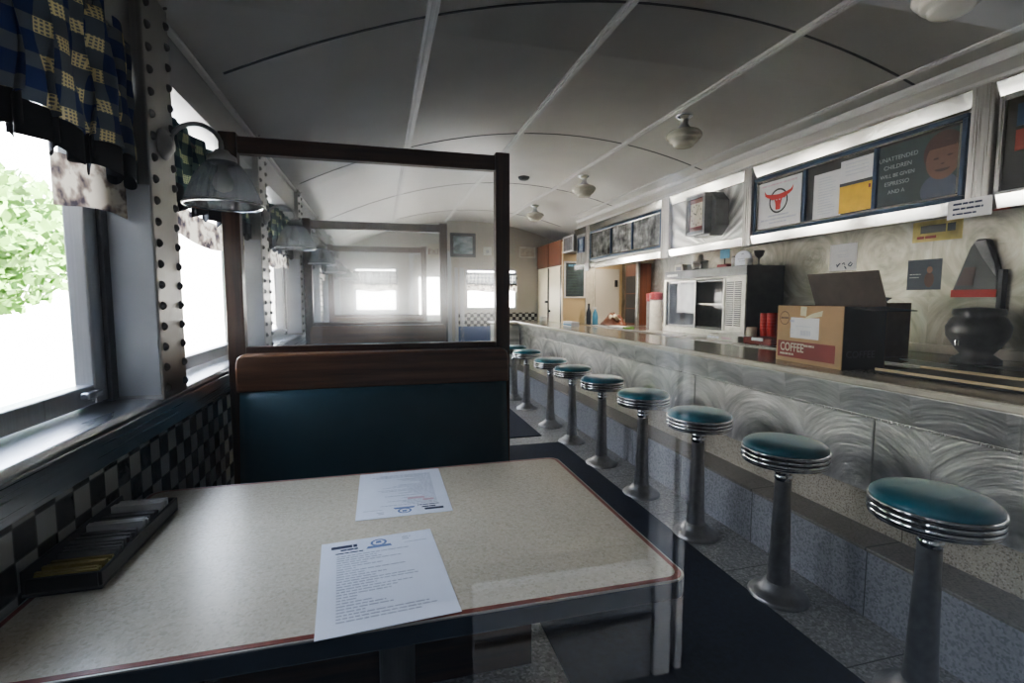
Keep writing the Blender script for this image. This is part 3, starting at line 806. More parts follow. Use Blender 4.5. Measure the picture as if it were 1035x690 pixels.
# bull sign
bs = thing('bull_sign', 'white sign with a red bull head over a dark ring', 'sign', (2.582, 2.81, 1.708))
B(-.006, .0, -.185, .185, 0, .305).build('sign_panel', m['paperw'], bs)
M = MX(-.0062, 0, 0)
ring = MB()
for k in range(40):
    a, b = 2*PI*k/40, 2*PI*(k+1)/40
    ring.poly([M @ Vector((.080*math.cos(t)*r, .168+.080*math.sin(t)*r, .0004)) for r, t in ((.86, a), (1, a), (1, b), (.86, b))])
ring.build('ring', m['blackprint'], bs)
half = [(0, .108), (.016, .108), (.022, .116), (.020, .135), (.028, .165), (.034, .185), (.060, .190), (.066, .200), (.050, .206), (.075, .210), (.105, .218), (.122, .232), (.126, .250), (.136, .238), (.134, .220), (.118, .204)]
half = [(0, .110), (.017, .110), (.022, .120), (.021, .140), (.030, .168), (.034, .180), (.056, .178), (.068, .190), (.095, .200), (.118, .216), (.124, .250), (.104, .226), (.075, .218), (.040, .214), (.0, .210)]
bh = MB()
bh.poly([M @ Vector((x, y, .0010)) for x, y in half] )
bh.poly([M @ Vector((-x, y, .0010)) for x, y in half][::-1])
bh.build('bull_head', m['red'], bs)
bars([(-.018, .172, .010, .006), (.008, .172, .010, .006)], M, .0014).build('eyes', m['paperw'], bs)
bars(words(-.15, .15, .275, .011, .3), M, .0006).build('top_lettering', m['inkred'], bs)
bars(words(-.09, .09, .070, .010, .2) + words(-.15, .15, .046, .011, .25) + words(-.075, .075, .024, .010, .25), M, .0006).build('lower_lettering', m['ink'], bs)
def sheet(name, label, cat, x, yc, z, w, h, mat_, group=None, rows=None, ink='ink', tilt=0):
    t = thing(name, label, cat, (x, yc, z), 0, group)
    if tilt: t.rotation_euler = (tilt, 0, 0)
    B(-.0016, 0, -w/2, w/2, 0, h).build('sheet', mat_, t)
    if rows: bars(rows, MX(-.0018, 0, 0), .0003).build('print', m[ink], t)
    return t
rows = []
for k in range(14): rows += words(-.06, .06 - random.random()*.04, .03+k*.016, .004)
sheet('notice', 'white typed sheet in the middle of the menu board, left of the yellow card', 'notice', 2.578, 2.435, 1.70, .19, .27, m['paperw'], 'papers in the menu board', rows)
rows = []
for k in range(5): rows += words(-.07, .07, .15+k*.02, .004)
sheet('notice', 'white sheet pinned behind the yellow card in the menu board', 'notice', 2.5785, 2.25, 1.77, .20, .235, m['paperw'], 'papers in the menu board', rows)
yc = sheet('yellow_card', 'yellow card with black top strip in the menu board', 'card', 2.574, 2.245, 1.712, .205, .165, m['yellow'])
B(-.003, -.0017, -.1025, .1025, .150, .168).build('black_strip', m['black'], yc)
bars([(.075, .115, .012, .02)], MX(-.0018, 0, 0), .0004).build('small_mark', m['boxred'], yc)
ps = thing('poster', 'dark teal poster with pale lettering and a smiling child on the menu board', 'poster', (2.577, 1.92, 1.70))
B(-.002, 0, -.20, .20, .0, .315).build('sheet', m['teal'], ps)
for k, (tx, sz) in enumerate((('UNATTENDED', .030), ('CHILDREN', .030), ('WILL BE GIVEN', .026), ('ESPRESSO', .030), ('AND A', .028))):
    text_mesh('lettering', tx, sz, m['tealtext'], ps, MX(-.0022, .10, .235-k*.042), 'CENTER')
M = MX(-.0024, 0, 0)
def blob(cx, cy, rx, ry, z, nn=24, a0=0, a1=2*PI):
    mb = MB(); mb.poly([M @ Vector((cx+rx*math.cos(a0+(a1-a0)*k/nn), cy+ry*math.sin(a0+(a1-a0)*k/nn), z)) for k in range(nn)]); return mb
blob(.105, .045, .085, .075, .0004).build('printed_shirt', m['shirt'], ps)
blob(.115, .215, .088, .098, .0006).build('printed_hair', m['hair'], ps)
blob(.115, .180, .076, .092, .0009).build('printed_face', m['skin'], ps)
mb = MB(); mb.poly([M @ Vector(p) for p in ((.04, .235, .0012), (.17, .235, .0012), (.165, .258, .0012), (.105, .275, .0012), (.045, .258, .0012))]); mb.build('printed_fringe', m['hair'], ps)
mb = MB()
for cx in (.085, .145): mb.poly([M @ Vector((cx+.013*math.cos(a), .188+.005*math.sin(a)+(cx-.085)*.1, .0013)) for a in [2*PI*k/10 for k in range(10)]])
mb.poly([M @ Vector((.115+.034*math.cos(a), .138+.014*math.sin(a), .0013)) for a in [PI+PI*k/8 for k in range(9)]])
mb.poly([M @ Vector((.115+.009*math.cos(a), .160+.004*math.sin(a), .0013)) for a in [2*PI*k/8 for k in range(8)]])
mb.build('printed_features', m['hair'], ps)
# dark board beyond the right hand post
db = thing('display_board', 'dim display board with blue and orange cards right of the menu board', 'board', (2.6, 1.15, 1.66))
B(-.02, -.0005, -.44, .44, 0, .42).build('back_panel', m['board'], db)
fr_yz(MB(), -.035, -.02, -.44, .44, 0, .42, .022).build('frame', m['steelz'], db, bevel=.003)
B(-.024, -.0202, .26, .38, .28, .37).build('blue_card', m['bluef'], db); B(-.024, -.0202, .26, .38, .18, .265).build('orange_card', m['boxred'], db)
# old photographs
tr = thing('photo_frame', 'wide frame of three black and white photographs under the ceiling', 'picture frame', (2.6, 5.04, 1.705))
B(-.012, -.0005, -.80, .80, .01, .345).build('back_panel', m['board'], tr)
fr_yz(MB(), -.04, -.012, -.82, .82, 0, .358, .024).build('outer_frame', m['bluef'], tr, bevel=.004)
fr_yz(MB(), -.034, -.010, -.796, .796, .024, .334, .012).build('inner_frame', m['mirror'], tr, bevel=.003)
B(-.016, -.0122, .30, .78, .04, .32).build('photograph', m['photo1'], tr); B(-.016, -.0122, -.22, .22, .04, .32).build('photograph', m['photo2'], tr); B(-.016, -.0122, -.775, -.255, .04, .32).build('photograph', m['photo3'], tr)
for yy in (.262, -.238): B(-.03, -.0125, yy-.010, yy+.010, .036, .322).build('divider', m['bluef'], tr)
pf = thing('small_picture', 'small blue framed picture on the ribbed steel at the soffit end', 'picture', (2.582, 6.17, 1.83))
fr_yz(MB(), -.02, -.0005, -.10, .10, 0, .20, .028).build('frame', m['bluef'], pf, bevel=.003); B(-.008, -.0006, -.072, .072, .028, .172).build('print', m['seascape'], pf)
sheet('notice', 'small white card stuck under the far end of the soffit', 'notice', 2.5536, 5.93, 1.575, .15, .10, m['paperw'])
# clock
ck = thing('wall_clock', 'octagonal box clock with cream face on the sunburst steel panel', 'clock', (2.587, 3.47, 1.715))
def octa(w, h, c): return [(-w+c, 0), (w-c, 0), (w, c), (w, h-c), (w-c, h), (-w+c, h), (-w, h-c), (-w, c)]
MB().prism(octa(.165, .33, .07), 'x', -.12, 0).build('body', m['clockgrey'], ck, bevel=.004)
mb = MB(); fr_yz(mb, -.185, -.12, -.12, .12, .01, .32, .03); c1 = mb.build('bezel', m['clockgrey'], ck, bevel=.004)
B(-.165, -.12, -.0895, .0895, .041, .289).build('case_front', m['maroon'], ck)
mb = MB(); mb.prism([(-.075, .075), (.075, .075), (.075, .255), (-.075, .255)], 'x', -.172, -.166); mb.build('dial', m['ceramic'], ck)
mk = []
for k in range(12):
    a = 2*PI*k/12; mk.append((.062*math.sin(a)-.004, .165+.075*math.cos(a)-.006, .008, .012))
bars(mk, MX(-.1725, 0, 0), .0005).build('numerals', m['blackprint'], ck)
h = MB(); M = MX(-.1735, 0, .165)
for a, L, w in ((math.radians(-62), .042, .008), (math.radians(25), .058, .005)):
    dx, dy = math.sin(a), math.cos(a)
    h.poly([M @ Vector(p) for p in ((-w/2*dy, w/2*dx, .001), (w/2*dy, -w/2*dx, .001), (dx*L+w/3*dy, dy*L-w/3*dx, .001), (dx*L-w/3*dy, dy*L+w/3*dx, .001))])
h.build('hands', m['blackprint'], ck)
for zz in (.045, .262): B(-.168, -.1651, -.08, .08, zz, zz+.022).build('face_panel', m['brownpanel'], ck)
fr_yz(MB(), -.188, -.184, -.12, .12, .01, .32, .008).build('bezel_edge', m['chromedull'], ck)
# paper sign on the right
rows = words(-.065, .05, .060, .009, .2) + words(-.065, .055, .038, .009, .2) + words(-.065, .03, .016, .008, .2)
sheet('paper_sign', 'white paper sign with three lines under the right end of the menu board', 'sign', 2.5515, 1.665, 1.588, .175, .083, m['paperw'], None, rows, 'inkdark')

# ------------------------------------------------------------------ fridge and things on it
FX, FZ = 3.10, .87
fg = thing('display_fridge', 'cream framed countertop display fridge with sliding glass doors', 'fridge', (FX, 4.335, FZ))
ya, yb, H, Dp = -.645, .645, .65, .385
mb = MB(); mb.box(.0, Dp, ya, ya+.02, 0, H); mb.box(0, Dp, yb-.02, yb, 0, H); mb.box(0, Dp, ya+.02, yb-.02, H-.02, H); mb.box(0, Dp, ya+.02, yb-.02, 0, .03); mb.box(Dp-.015, Dp, ya+.02, yb-.02, .03, H-.02)
mb.box(.03, Dp-.015, -.36, -.345, .03, H-.02)
mb.build('cabinet', m['darkgrey'], fg, bevel=.003)
B(.02, Dp-.016, -.344, yb-.021, .031, .034).build('cabinet_floor', m['fridgein'], fg)
B(-.012, -.0, ya, yb, H-.085, H).build('header', m['fridgegrey'], fg, bevel=.004)
bars(words(-.60, -.40, H-.055, .022, .15), MX(-.0125, 0, 0), .0005).build('maker_plate', m['creamframe'], fg)
mb = MB(); mb.box(-.018, 0, yb-.04, yb, 0, H-.085); mb.box(-.018, 0, ya, ya+.022, 0, H-.085); mb.box(-.018, 0, -.375, -.345, .06, H-.10); mb.box(-.018, 0, ya+.022, yb-.04, 0, .06); mb.box(-.018, 0, ya+.022, yb-.04, H-.105, H-.085)
mb.box(-.018, 0, ya+.022, -.60, .06, H-.105)
mb.build('front_frame', m['creamframe'], fg, bevel=.004)
vp = B(-.010, 0, -.60, -.375, .06, H-.105).build('vent_panel', m['creamframe'], fg)
mb = MB()
for k in range(22):
    for a, b in ((-.585, -.50), (-.485, -.395)): mb.box(-.014, -.0102, a, b, .11+k*.0185, .11+k*.0185+.012)
mb.build('vent_slats', m['black'], vp)
for a, b, xx in ((.10, .60, .004), (-.345, .13, .020)):
    f = MB(); fr_yz(f, xx, xx+.012, a, b, .06, H-.105, .022); dd = f.build('sliding_door', m['chromedull' if a > 0 else 'darkgrey'], fg, bevel=.002)
    B(xx+.004, xx+.008, a+.022, b-.022, .082, H-.127).build('door_pane', m['darkglass' if a < 0 else 'smearglass'], dd)
mb = MB(); mb.box(.04, Dp-.02, -.34, yb-.03, .30, .306); mb.box(.035, .04, -.34, yb-.03, .294, .312); mb.build('wire_shelf', m['chromedull'], fg)
top = FZ+H
def at_top(y, x=3.2): return (x, y, top)
t = thing('bread_box', 'low tan box at the left end of the fridge top', 'box', at_top(4.80))
MB().prism([(-.09, 0), (.09, 0), (.075, .075), (-.06, .075)], 'x', -.06, .06).build('body', m['ceramic'], t, bevel=.006); B(-.061, -.06, -.05, .05, .01, .05).build('front_label', m['greybox'], t)
t = thing('tea_tin', 'square steel tin with round cap on the fridge', 'tin', at_top(4.50))
B(-.05, .05, -.075, .075, 0, .095).build('body', m['chrome'], t, bevel=.012, segs=3); MB().lathe([(.03, .095), (.03, .125), (.022, .13), (.022, .155), (0, .158)], seg=20).build('cap', m['chrome'], t, smooth=True)
t = thing('card_stand', 'little blue card standing on a dark red base on the fridge', 'sign', at_top(4.13))
B(-.03, .03, -.075, .075, 0, .035).build('base', m['maroon'], t, bevel=.004); MB().tube([(0, 0, .035), (0, 0, .09)], .005).build('stem', m['black'], t); B(-.004, .004, -.065, .065, .09, .19).build('card', m['blueobj'], t, bevel=.002)
t = thing('sugar_jar', 'small grey lidded jar behind the white oval plaque', 'jar', at_top(3.97))
MB().lathe([(0, 0), (.04, 0), (.042, .07), (.036, .085), (0, .085)], seg=20).build('jar', m['chromedull'], t, smooth=True); MB().lathe([(.038, .085), (.040, .10), (0, .103)], seg=20).build('lid', m['darkgrey'], t, smooth=True)
t = thing('plaque', 'white rounded plaque with small print leaning on the fridge top', 'plaque', at_top(3.83, 3.16))
pts = [(-.10, 0), (.10, 0), (.10, .08)] + [(.10*math.cos(a), .08+.055*math.sin(a)) for a in [PI*k/10 for k in range(1, 10)]] + [(-.10, .08)]
MB().prism(pts, 'x', -.006, .006).build('panel', m['paper'], t, bevel=.002); bars(words(-.06, .06, .06, .006) + words(-.05, .05, .04, .006) + words(-.015, .015, .10, .012), MX(-.0065, 0, 0), .0004).build('print', m['ink'], t)
t = thing('white_cup', 'small white cup at the right end of the fridge top', 'cup', at_top(3.735, 3.14))
MB().lathe([(0, 0), (.025, 0), (.034, .06), (.031, .06), (.022, .005), (0, .005)], seg=20).build('bowl', m['whiteplastic'], t, smooth=True)
t = thing('goblet', 'dark topped goblet behind the white cup on fridge', 'goblet', at_top(3.74, 3.25))
MB().lathe([(0, 0), (.028, 0), (.028, .006), (.008, .012), (.007, .06), (.035, .085), (.045, .125), (.047, .13)], seg=20).build('bowl', m['darkgrey'], t, smooth=True)

# ------------------------------------------------------------------ things on the back counter
def cup_stack(label, loc, k, r, hgt, mat_, group):
    t = thing('cup_stack', label, 'cups', loc, 0, group)
    prof = [(0, 0), (r*.78, 0), (r, hgt*.45)]
    z = hgt*.45; st = (hgt*.55)/max(1, k)
    for q in range(k): prof += [(r*1.04, z+.002), (r*1.04, z+.006), (r*.94, z+.007), (r, z+st)]; z += st
    prof += [(r*1.04, z), (r*.9, z), (r*.8, z-.03), (0, z-.03)]
    MB().lathe(prof, seg=24).build('cups', mat_, t, smooth=False)
cup_stack('left stack of red plastic tumblers beside the coffee carton', (3.12, 3.49, .87), 5, .040, .235, m['redplastic'], 'red tumbler stacks')
cup_stack('right stack of red plastic tumblers touching the coffee carton in view', (3.10, 3.39, .87), 5, .040, .24, m['redplastic'], 'red tumbler stacks')
cup_stack('dim maroon tumbler stack in the shadow of the fridge', (3.30, 3.60, .87), 3, .040, .15, m['maroon'], 'maroon tumbler stacks')
t = thing('coffee_mug', 'cream mug with round handle beside the red tumblers', 'mug', (3.05, 3.56, .87))
MB().lathe([(0, 0), (.036, 0), (.042, .02), (.043, .115), (.038, .115), (.036, .02), (0, .01)], seg=24).build('body', m['ceramic'], t, smooth=True)
MB().tube([(0, .04+.028*math.sin(a), .06+.035*math.cos(a)) for a in [PI*k/10 for k in range(11)]], .006).build('handle', m['ceramic'], t, smooth=True)
t = thing('steel_tray', 'low pale tray with small labels in front of the fridge', 'tray', (2.87, 3.63, .8705))
mb = MB(); mb.box(-.06, .06, -.20, .20, 0, .008); fr = [(-.06, -.054, -.20, .20), (.054, .06, -.20, .20), (-.054, .054, -.20, -.194), (-.054, .054, .194, .20)]
for a, b, c, d in fr: mb.box(a, b, c, d, .008, .05)
mb.build('pan', m['creamframe'], t, bevel=.003); bars(words(-.19, -.03, .015, .018, .2), MX(-.0605, 0, 0), .0004).build('label_strip', m['paper'], t); bars(words(.0, .12, .015, .018, .2), MX(-.0605, 0, 0), .0005).build('pink_label', m['inkred'], t)
t = thing('red_bin', 'low red bin with a white tag between tray and carton', 'bin', (2.95, 3.27, .8705))
mb = MB(); mb.box(-.10, .10, -.15, .15, 0, .05); mb.build('bin', m['boxred'], t, bevel=.006); B(-.104, -.1005, -.07, .05, .028, .052).build('tag', m['paperw'], t)
t = thing('cup_dispenser', 'white cup tower with dark red cap left of the fridge', 'dispenser', (3.16, 5.27, .87))
MB().lathe([(0, 0), (.072, 0), (.072, .36), (0, .36)], seg=28).build('tower', m['whiteplastic'], t, smooth=False); MB().lathe([(.078, .345), (.080, .42), (.06, .432), (0, .435)], seg=28).build('cap', m['maroon'], t, smooth=False)
t = thing('cup_dispenser', 'grey cup tower with dark red cap, behind the white tower', 'dispenser', (3.27, 5.55, .87))
MB().lathe([(0, 0), (.065, 0), (.065, .34), (0, .34)], seg=28).build('tower', m['greybox'], t, smooth=False); MB().lathe([(.070, .325), (.072, .42), (0, .425)], seg=28).build('cap', m['maroon'], t, smooth=False)
t = thing('wooden_cupboard', 'dark wooden cupboard standing on back counter by the grey door', 'cupboard', (3.33, 6.15, .87))
B(-.02, .16, -.20, .18, 0, .82).build('carcass', m['cabwood'], t, bevel=.006); B(-.024, -.0205, -.175, .155, .03, .66).build('opening_shade', m['board'], t)  # black sheet stands for the shade inside the open cupboard
for z in (.22, .42): B(-.03, -.0245, -.175, .155, z, z+.012).build('shelf', m['cabwood'], t)
B(-.06, -.02, -.23, -.17, 0, .84).build('post', m['chromedull'], t, bevel=.01)
t = thing('folded_jacket', 'heap of dark brown and maroon cloth on the far back counter', 'cloth heap', (3.02, 6.10, .8765))
def hp(u, v):
    a = u*2*PI; r = v
    return (.13*r*math.cos(a), .30*r*math.sin(a), max(0, .11*(1-r**2.2)*(1+.35*math.sin(3*a+r*7)+.2*math.sin(7*a))))
MB().grid(hp, 36, 10).build('cloth', m['brownpanel'], t, smooth=True, solid=.006)
MB().grid(lambda u, v: (-.10+.10*u, -.22+.16*v, .10+.03*math.sin(u*5)+.02*math.sin(v*7)), 10, 10).build('pale_fold', m['ceramic'], t, smooth=True, solid=.006)
t = thing('papers', 'flat pack of white papers in front of the cloth heap', 'papers', (2.87, 5.58, .8705))
B(-.06, .06, -.20, .20, 0, .018).build('stack', m['paperw'], t, bevel=.002); B(-.061, .061, -.21, -.16, .0, .02).build('green_end', m['leaf'], t)
t = thing('spray_bottle', 'blue spray bottle by the tan wall at the back', 'bottle', (2.96, 6.55, .87))
MB().lathe([(0, 0), (.04, 0), (.042, .10), (.03, .16), (.014, .19), (.014, .21), (0, .21)], seg=20).build('bottle', m['blueobj'], t, smooth=True); mb = MB(); mb.box(-.05, .02, -.012, .012, .21, .24); mb.box(-.045, -.035, -.006, .006, .17, .21); mb.build('trigger', m['paperw'], t, bevel=.004)
t = thing('dark_bottle', 'tall navy bottle left of the blue spray bottle', 'bottle', (2.87, 6.57, .87))
MB().lathe([(0, 0), (.035, 0), (.036, .16), (.016, .22), (.014, .27), (0, .27)], seg=20).build('bottle', m['navy'], t, smooth=True); MB().lathe([(.016, .265), (.016, .29), (0, .291)], seg=16).build('cap', m['black'], t, smooth=True)

# ------------------------------------------------------------------ things on the lunch counter
t = thing('napkin_box', 'pale blue and white box lying on the far counter', 'box', (2.20, 5.55, .9005))
B(-.05, .05, -.13, .13, 0, .055).build('carton', m['paper'], t, bevel=.004); B(-.0515, -.0503, -.13, .13, .012, .028).build('blue_stripe', m['blueobj'], t)
t = thing('glass_mug', 'small clear jar mug near the far end of the counter', 'mug', (2.02, 6.05, .9005))
MB().lathe([(0, 0), (.045, 0), (.048, .10), (.044, .10), (.041, .008), (0, .008)], seg=24).build('jar', m['whiteplastic'], t, smooth=True); MB().tube([(0, -.046-.025*math.sin(a), .05+.03*math.cos(a)) for a in [PI*k/8 for k in range(9)]], .006).build('handle', m['whiteplastic'], t, smooth=True)
# coffee carton
cb = thing('coffee_carton', 'open brown cardboard coffee carton with shipping label on the counter', 'box', (2.165, 2.00, .9005), math.radians(-5))
w, dpt, hh = .215, .115, .29
B(-dpt, -dpt+.004, -w, w, 0, hh).build('front_wall', m['kraft'], cb); B(dpt-.004, dpt, -w, w, 0, hh).build('back_wall', m['kraftin'], cb)
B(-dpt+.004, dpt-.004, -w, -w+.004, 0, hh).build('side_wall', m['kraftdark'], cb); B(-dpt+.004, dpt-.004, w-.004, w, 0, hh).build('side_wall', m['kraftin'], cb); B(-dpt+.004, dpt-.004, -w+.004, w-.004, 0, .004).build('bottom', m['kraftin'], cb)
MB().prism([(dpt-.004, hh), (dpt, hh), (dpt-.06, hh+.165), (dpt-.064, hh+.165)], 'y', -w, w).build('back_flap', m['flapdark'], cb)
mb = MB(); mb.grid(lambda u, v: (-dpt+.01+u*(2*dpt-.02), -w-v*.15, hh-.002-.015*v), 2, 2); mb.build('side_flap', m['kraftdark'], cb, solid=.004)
M = MX(-dpt-.0002, 0, 0)
bars([(-w+.012, .022, 2*w-.05, .085)], M, .0005).build('red_band', m['boxred'], cb)
text_mesh('lettering', 'COFFEE', .062, m['ceramic'], cb, M @ Matrix.Translation((-w+.030, .055, .0010)) @ Matrix.Diagonal((.78, 1, 1, 1)), 'LEFT', .0003, True)
bars(words(-w+.03, -w+.13, .034, .010, .2) + words(-.02, .05, .085, .010, .2), M, .0011).build('small_print', m['ceramic'], cb)
bars([(-w+.10, .125, .19, .105)], M, .0008).build('shipping_label', m['paperw'], cb)
bars(words(-.12, -.09, .205, .012) + words(-.08, .03, .185, .003) + words(-.12, -.09, .15, .003) + [(-.045+k*.010, .140, .006, .026) for k in range(7)] + words(-.12, -.09, .165, .003), M, .0012).build('label_print', m['ink'], cb)
mb = MB(); mb.poly([M @ Vector(p) for p in ((-.05, .240, .0014), (-.01, .238, .0014), (-.008, .285, .0014), (-.048, .287, .0014))]); mb.poly([M @ Vector(p) for p in ((-.04, .222, .0015), (.09, .240, .0015), (.095, .268, .0015), (.03, .252, .0015))]); mb.build('tape', m['tape'], cb)
rg = MB()
for k in range(28):
    a, b = 2*PI*k/28, 2*PI*(k+1)/28
    rg.poly([M @ Vector((-w+.055+.036*r*math.cos(t_), .225+.036*r*math.sin(t_), .0010)) for r, t_ in ((.88, a), (1, a), (1, b), (.88, b))])
rg.build('round_stamp', m['kraftin'], cb)
bars(words(-w+.028, -w+.082, .221, .009, .2), M, .0012).build('stamp_print', m['kraftin'], cb)
Ms = frameM((0, -w-.0002, 0), (1, 0, 0), (0, 0, 1))
text_mesh('lettering', 'COFFEE', .045, m['darkgrey'], cb, Ms @ Matrix.Translation((-.095, .055, .0008)), 'LEFT')
# dark griddle strip right of the carton
t = thing('serving_tray', 'long dark serving tray lying on the counter right of the carton', 'tray', (2.22, 1.40, .9005))
B(-.11, .16, -.42, .30, 0, .010).build('tray', m['black'], t, bevel=.004); mb = MB(); fr = [(-.11, -.104), (.154, .16)]
for a, b in fr: mb.box(a, b, -.42, .30, .010, .022)
mb.build('rim', m['tan'], t, bevel=.002)
t = thing('spare_carton', 'dim brown carton on the back counter behind the coffee carton', 'box', (3.02, 2.42, .8705))
B(-.10, .12, -.10, .30, 0, .33).build('carton', m['kraftin'], t, bevel=.003); mb = MB(); mb.poly([(-.10, -.10, .33), (-.10, .30, .33), (-.04, .30, .40), (-.04, -.10, .36)]); mb.build('flap', m['kraftdark'], t, solid=.004)
mb = MB(); mb.poly([(-.102, -.10, .21), (-.102, .30, .10), (-.102, .30, .33), (-.102, -.10, .33)]); mb.build('painted_shadow', m['kraftdark'], t)  # slanted shadow across the carton laid on as a dark sheet
# notices on the swirled back wall
rows = words(-.04, .04, .15, .004) + words(-.06, .06, .12, .004) + words(-.05, .05, .105, .004)
t = sheet('notice', 'white notice with scribbled marks on swirled steel above the carton', 'notice', 3.5003, 3.13, 1.445, .235, .205, m['paperw'], None, rows)
mb = MB()
for pts in (((-.05, .05), (-.045, .03), (-.03, .05), (-.02, .055)), ((.0, .05), (.015, .06), (.02, .045)), ((.02, .03), (.035, .012)), ((.05, .04), (.07, .06), (.085, .05), (.07, .03), (.055, .035))):
    mb.tube([(-.004, -p[0], p[1]) for p in pts], .004, 6)
mb.build('scribble', m['inkdark'], t)
t = sheet('poster', 'yellow poster with dark script high on the back wall', 'poster', 3.5003, 2.46, 1.60, .30, .135, m['yellowbox'])
bars(words(-.10, .11, .055, .050, .12), MX(-.0018, 0, 0), .0004).build('script', m['blackprint'], t)
bars(words(-.12, .0, .02, .018, .2), MX(-.0018, 0, 0), .0004).build('lettering', m['boxred'], t)
t = sheet('poster', 'small dark poster with a figure, pinned below the yellow poster', 'poster', 3.5003, 2.52, 1.285, .215, .20, m['navy'])
M = MX(-.0022, 0, 0); blob(.035, .13, .018, .022, .0006).build('printed_head', m['skin'], t); blob(.035, .065, .03, .05, .0005).build('printed_body', m['hair'], t)
bars(words(-.09, -.02, .10, .006) + words(-.09, -.03, .08, .005), M, .0005).build('print', m['tealtext'], t)
t = thing('hanging_bag', 'dark tapering bag with red band and grey fold hanging on the back wall', 'bag', (3.4995, 2.20, 1.235))
mb = MB(); mb.prism([(-.125, .0), (-.12, .14), (-.06, .33), (-.045, .345), (.0, .345), (.03, .30), (.12, .02), (.12, .0)], 'x', -.05, 0); mb.build('bag', m['black'], t, bevel=.008)
mb = MB(); mb.prism([(.01, .33), (-.05, .335), (-.10, .20), (-.115, .12), (-.04, .235)], 'x', -.056, -.0505); mb.build('grey_fold', m['greybox'], t)
B(-.055, -.0505, -.122, .115, .0, .045).build('red_band', m['red'], t)
mb = MB(); mb.prism([(.0, .07), (.09, .07), (.05, .18), (-.01, .18)], 'x', -.053, -.0505); mb.build('front_print', m['hair'], t)
B(-.045, -.002, -.145, -.118, -.30, .16).build('dangling_strap', m['black'], t, bevel=.004)
t = thing('coffee_urn', 'grey rounded urn in front of the hanging bag on back counter', 'urn', (3.20, 2.00, .87))
MB().lathe([(0, 0), (.11, 0), (.11, .02), (.07, .05), (.10, .09), (.135, .15), (.14, .20), (.12, .245), (.105, .26), (.115, .275), (.11, .30), (0, .31)], seg=32).build('body', m['darkgrey'], t, smooth=True)
MB().lathe([(0, 0), (.010, 0), (.010, .03), (0, .03)], c=(-.15, 0, .10), seg=12).build('tap', m['chrome'], t)

# ------------------------------------------------------------------ far cook's end
fz = thing('storage_cabinet', 'tall cream two door cabinet at the far end beyond the counter', 'cabinet', (2.56, 7.44, 0))
B(.02, .9, -.57, .55, 0, 1.715).build('carcass', m['cream'], fz)
for a, b in ((-.53, -.03), (.03, .53)):
    d = B(0, .02, a, b, .05, 1.70).build('door', m['cream'], fz, bevel=.004)
    hy = b-.02 if a < 0 else a+.06
    MB().box(-.03, -.0, hy-.06, hy, 1.16 if a > 0 else 1.02, (1.16 if a > 0 else 1.02)+.035).build('latch', m['black'], d, bevel=.004)
B(-.004, .0195, -.57, -.535, .0, 1.70).build('dark_gap', m['board'], fz); B(-.004, .0195, -.027, .027, .05, 1.70).build('dark_gap', m['board'], fz)
wc = thing('wall_cupboard', 'reddish brown wooden cupboard on top of the cream cabinet', 'cupboard', (2.55, 7.42, 1.7155))
B(.0, .4, -.56, .57, 0, .36).build('carcass', m['cabwood'], wc, bevel=.004)
B(-.006, -.0005, -.01, .01, .0, .36).build('joint', m['wood'], wc)
ac = thing('air_conditioner', 'grey box heater unit with pale grille under the far ceiling', 'air conditioner', (2.57, 6.60, 1.87))
B(0, .30, -.19, .1995, 0, .235).build('casing', m['darkgrey'], ac, bevel=.006)
mb = fr_yz(MB(), -.02, 0, -.18, .19, .005, .23, .022); mb.build('grille_frame', m['paperw'], ac, bevel=.003)
mb = MB(); mb.box(-.006, -.0005, -.158, .168, .027, .208)
for k in range(5): mb.box(-.012, -.006, -.158+.065*k+.05, -.158+.065*k+.058, .027, .208); 
mb.build('grille', m['greybox'], ac)
bb = thing('blackboard', 'white framed blackboard on the tan wall at the far end', 'blackboard', (2.74, 6.80, 1.25))
B(-.15, .15, -.012, -.0005, .0, .50).build('slate', m['slate'], bb)
mb = MB(); mb.box(-.165, .165, -.022, -.0005, -.015, .008); mb.box(-.165, .165, -.022, -.0005, .492, .515); mb.box(-.165, -.14, -.022, -.0005, .008, .492); mb.box(.14, .165, -.022, -.0005, .008, .492)
mb.build('frame', m['paperw'], bb, bevel=.003)
Mb = frameM((0, -.0122, 0), (1, 0, 0), (0, 0, 1))
bars(words(-.10, .10, .44, .03, .2), Mb, .0005).build('blue_chalk', m['blueobj'], bb)
rr = []
for k in range(9): rr += words(-.11, .11-random.random()*.08, .05+k*.04, .010)
bars(rr, Mb, .0005).build('chalk_writing', m['chalkgreen'], bb)
# end wall hangings
def onend(name, label, cat, x0, x1, z0, z1, frame, face, f):
    t = thing(name, label, cat, ((x0+x1)/2, YE, z0)); w, h = (x1-x0)/2, z1-z0
    mb = MB(); mb.box(-w, w, -.025, -.0005, 0, f); mb.box(-w, w, -.025, -.0005, h-f, h); mb.box(-w, -w+f, -.025, -.0005, f, h-f); mb.box(w-f, w, -.025, -.0005, f, h-f)
    mb.build('frame', frame, t, bevel=.003); B(-w+f, w-f, -.012, -.0006, f, h-f).build('face', face, t)
    return t
def mk_sea():
    t = NT('train_print'); v, x, y, z = t.coords()
    n = t.noise(t.comb(x, t.math('MULTIPLY', z, 2.), 3.), 5, 4)
    return t.done(t.bsdf(t.ramp(n, [(.38, (.10, .16, .20)), (.55, (.34, .42, .48)), (.68, (.55, .60, .62))]), .3))
onend('framed_picture', 'dark blue framed picture on the end wall beside the exit sign', 'picture', 1.10, 1.51, 1.89, 2.27, m['navy'], mk_sea(), .05)
t = onend('notice', 'small white notice on the end wall right of the framed picture', 'notice', 1.64, 1.77, 1.93, 2.06, m['paperw'], m['paperw'], .012); B(-.03, .03, -.0135, -.0122, .03, .08).build('print', m['ink'], t)
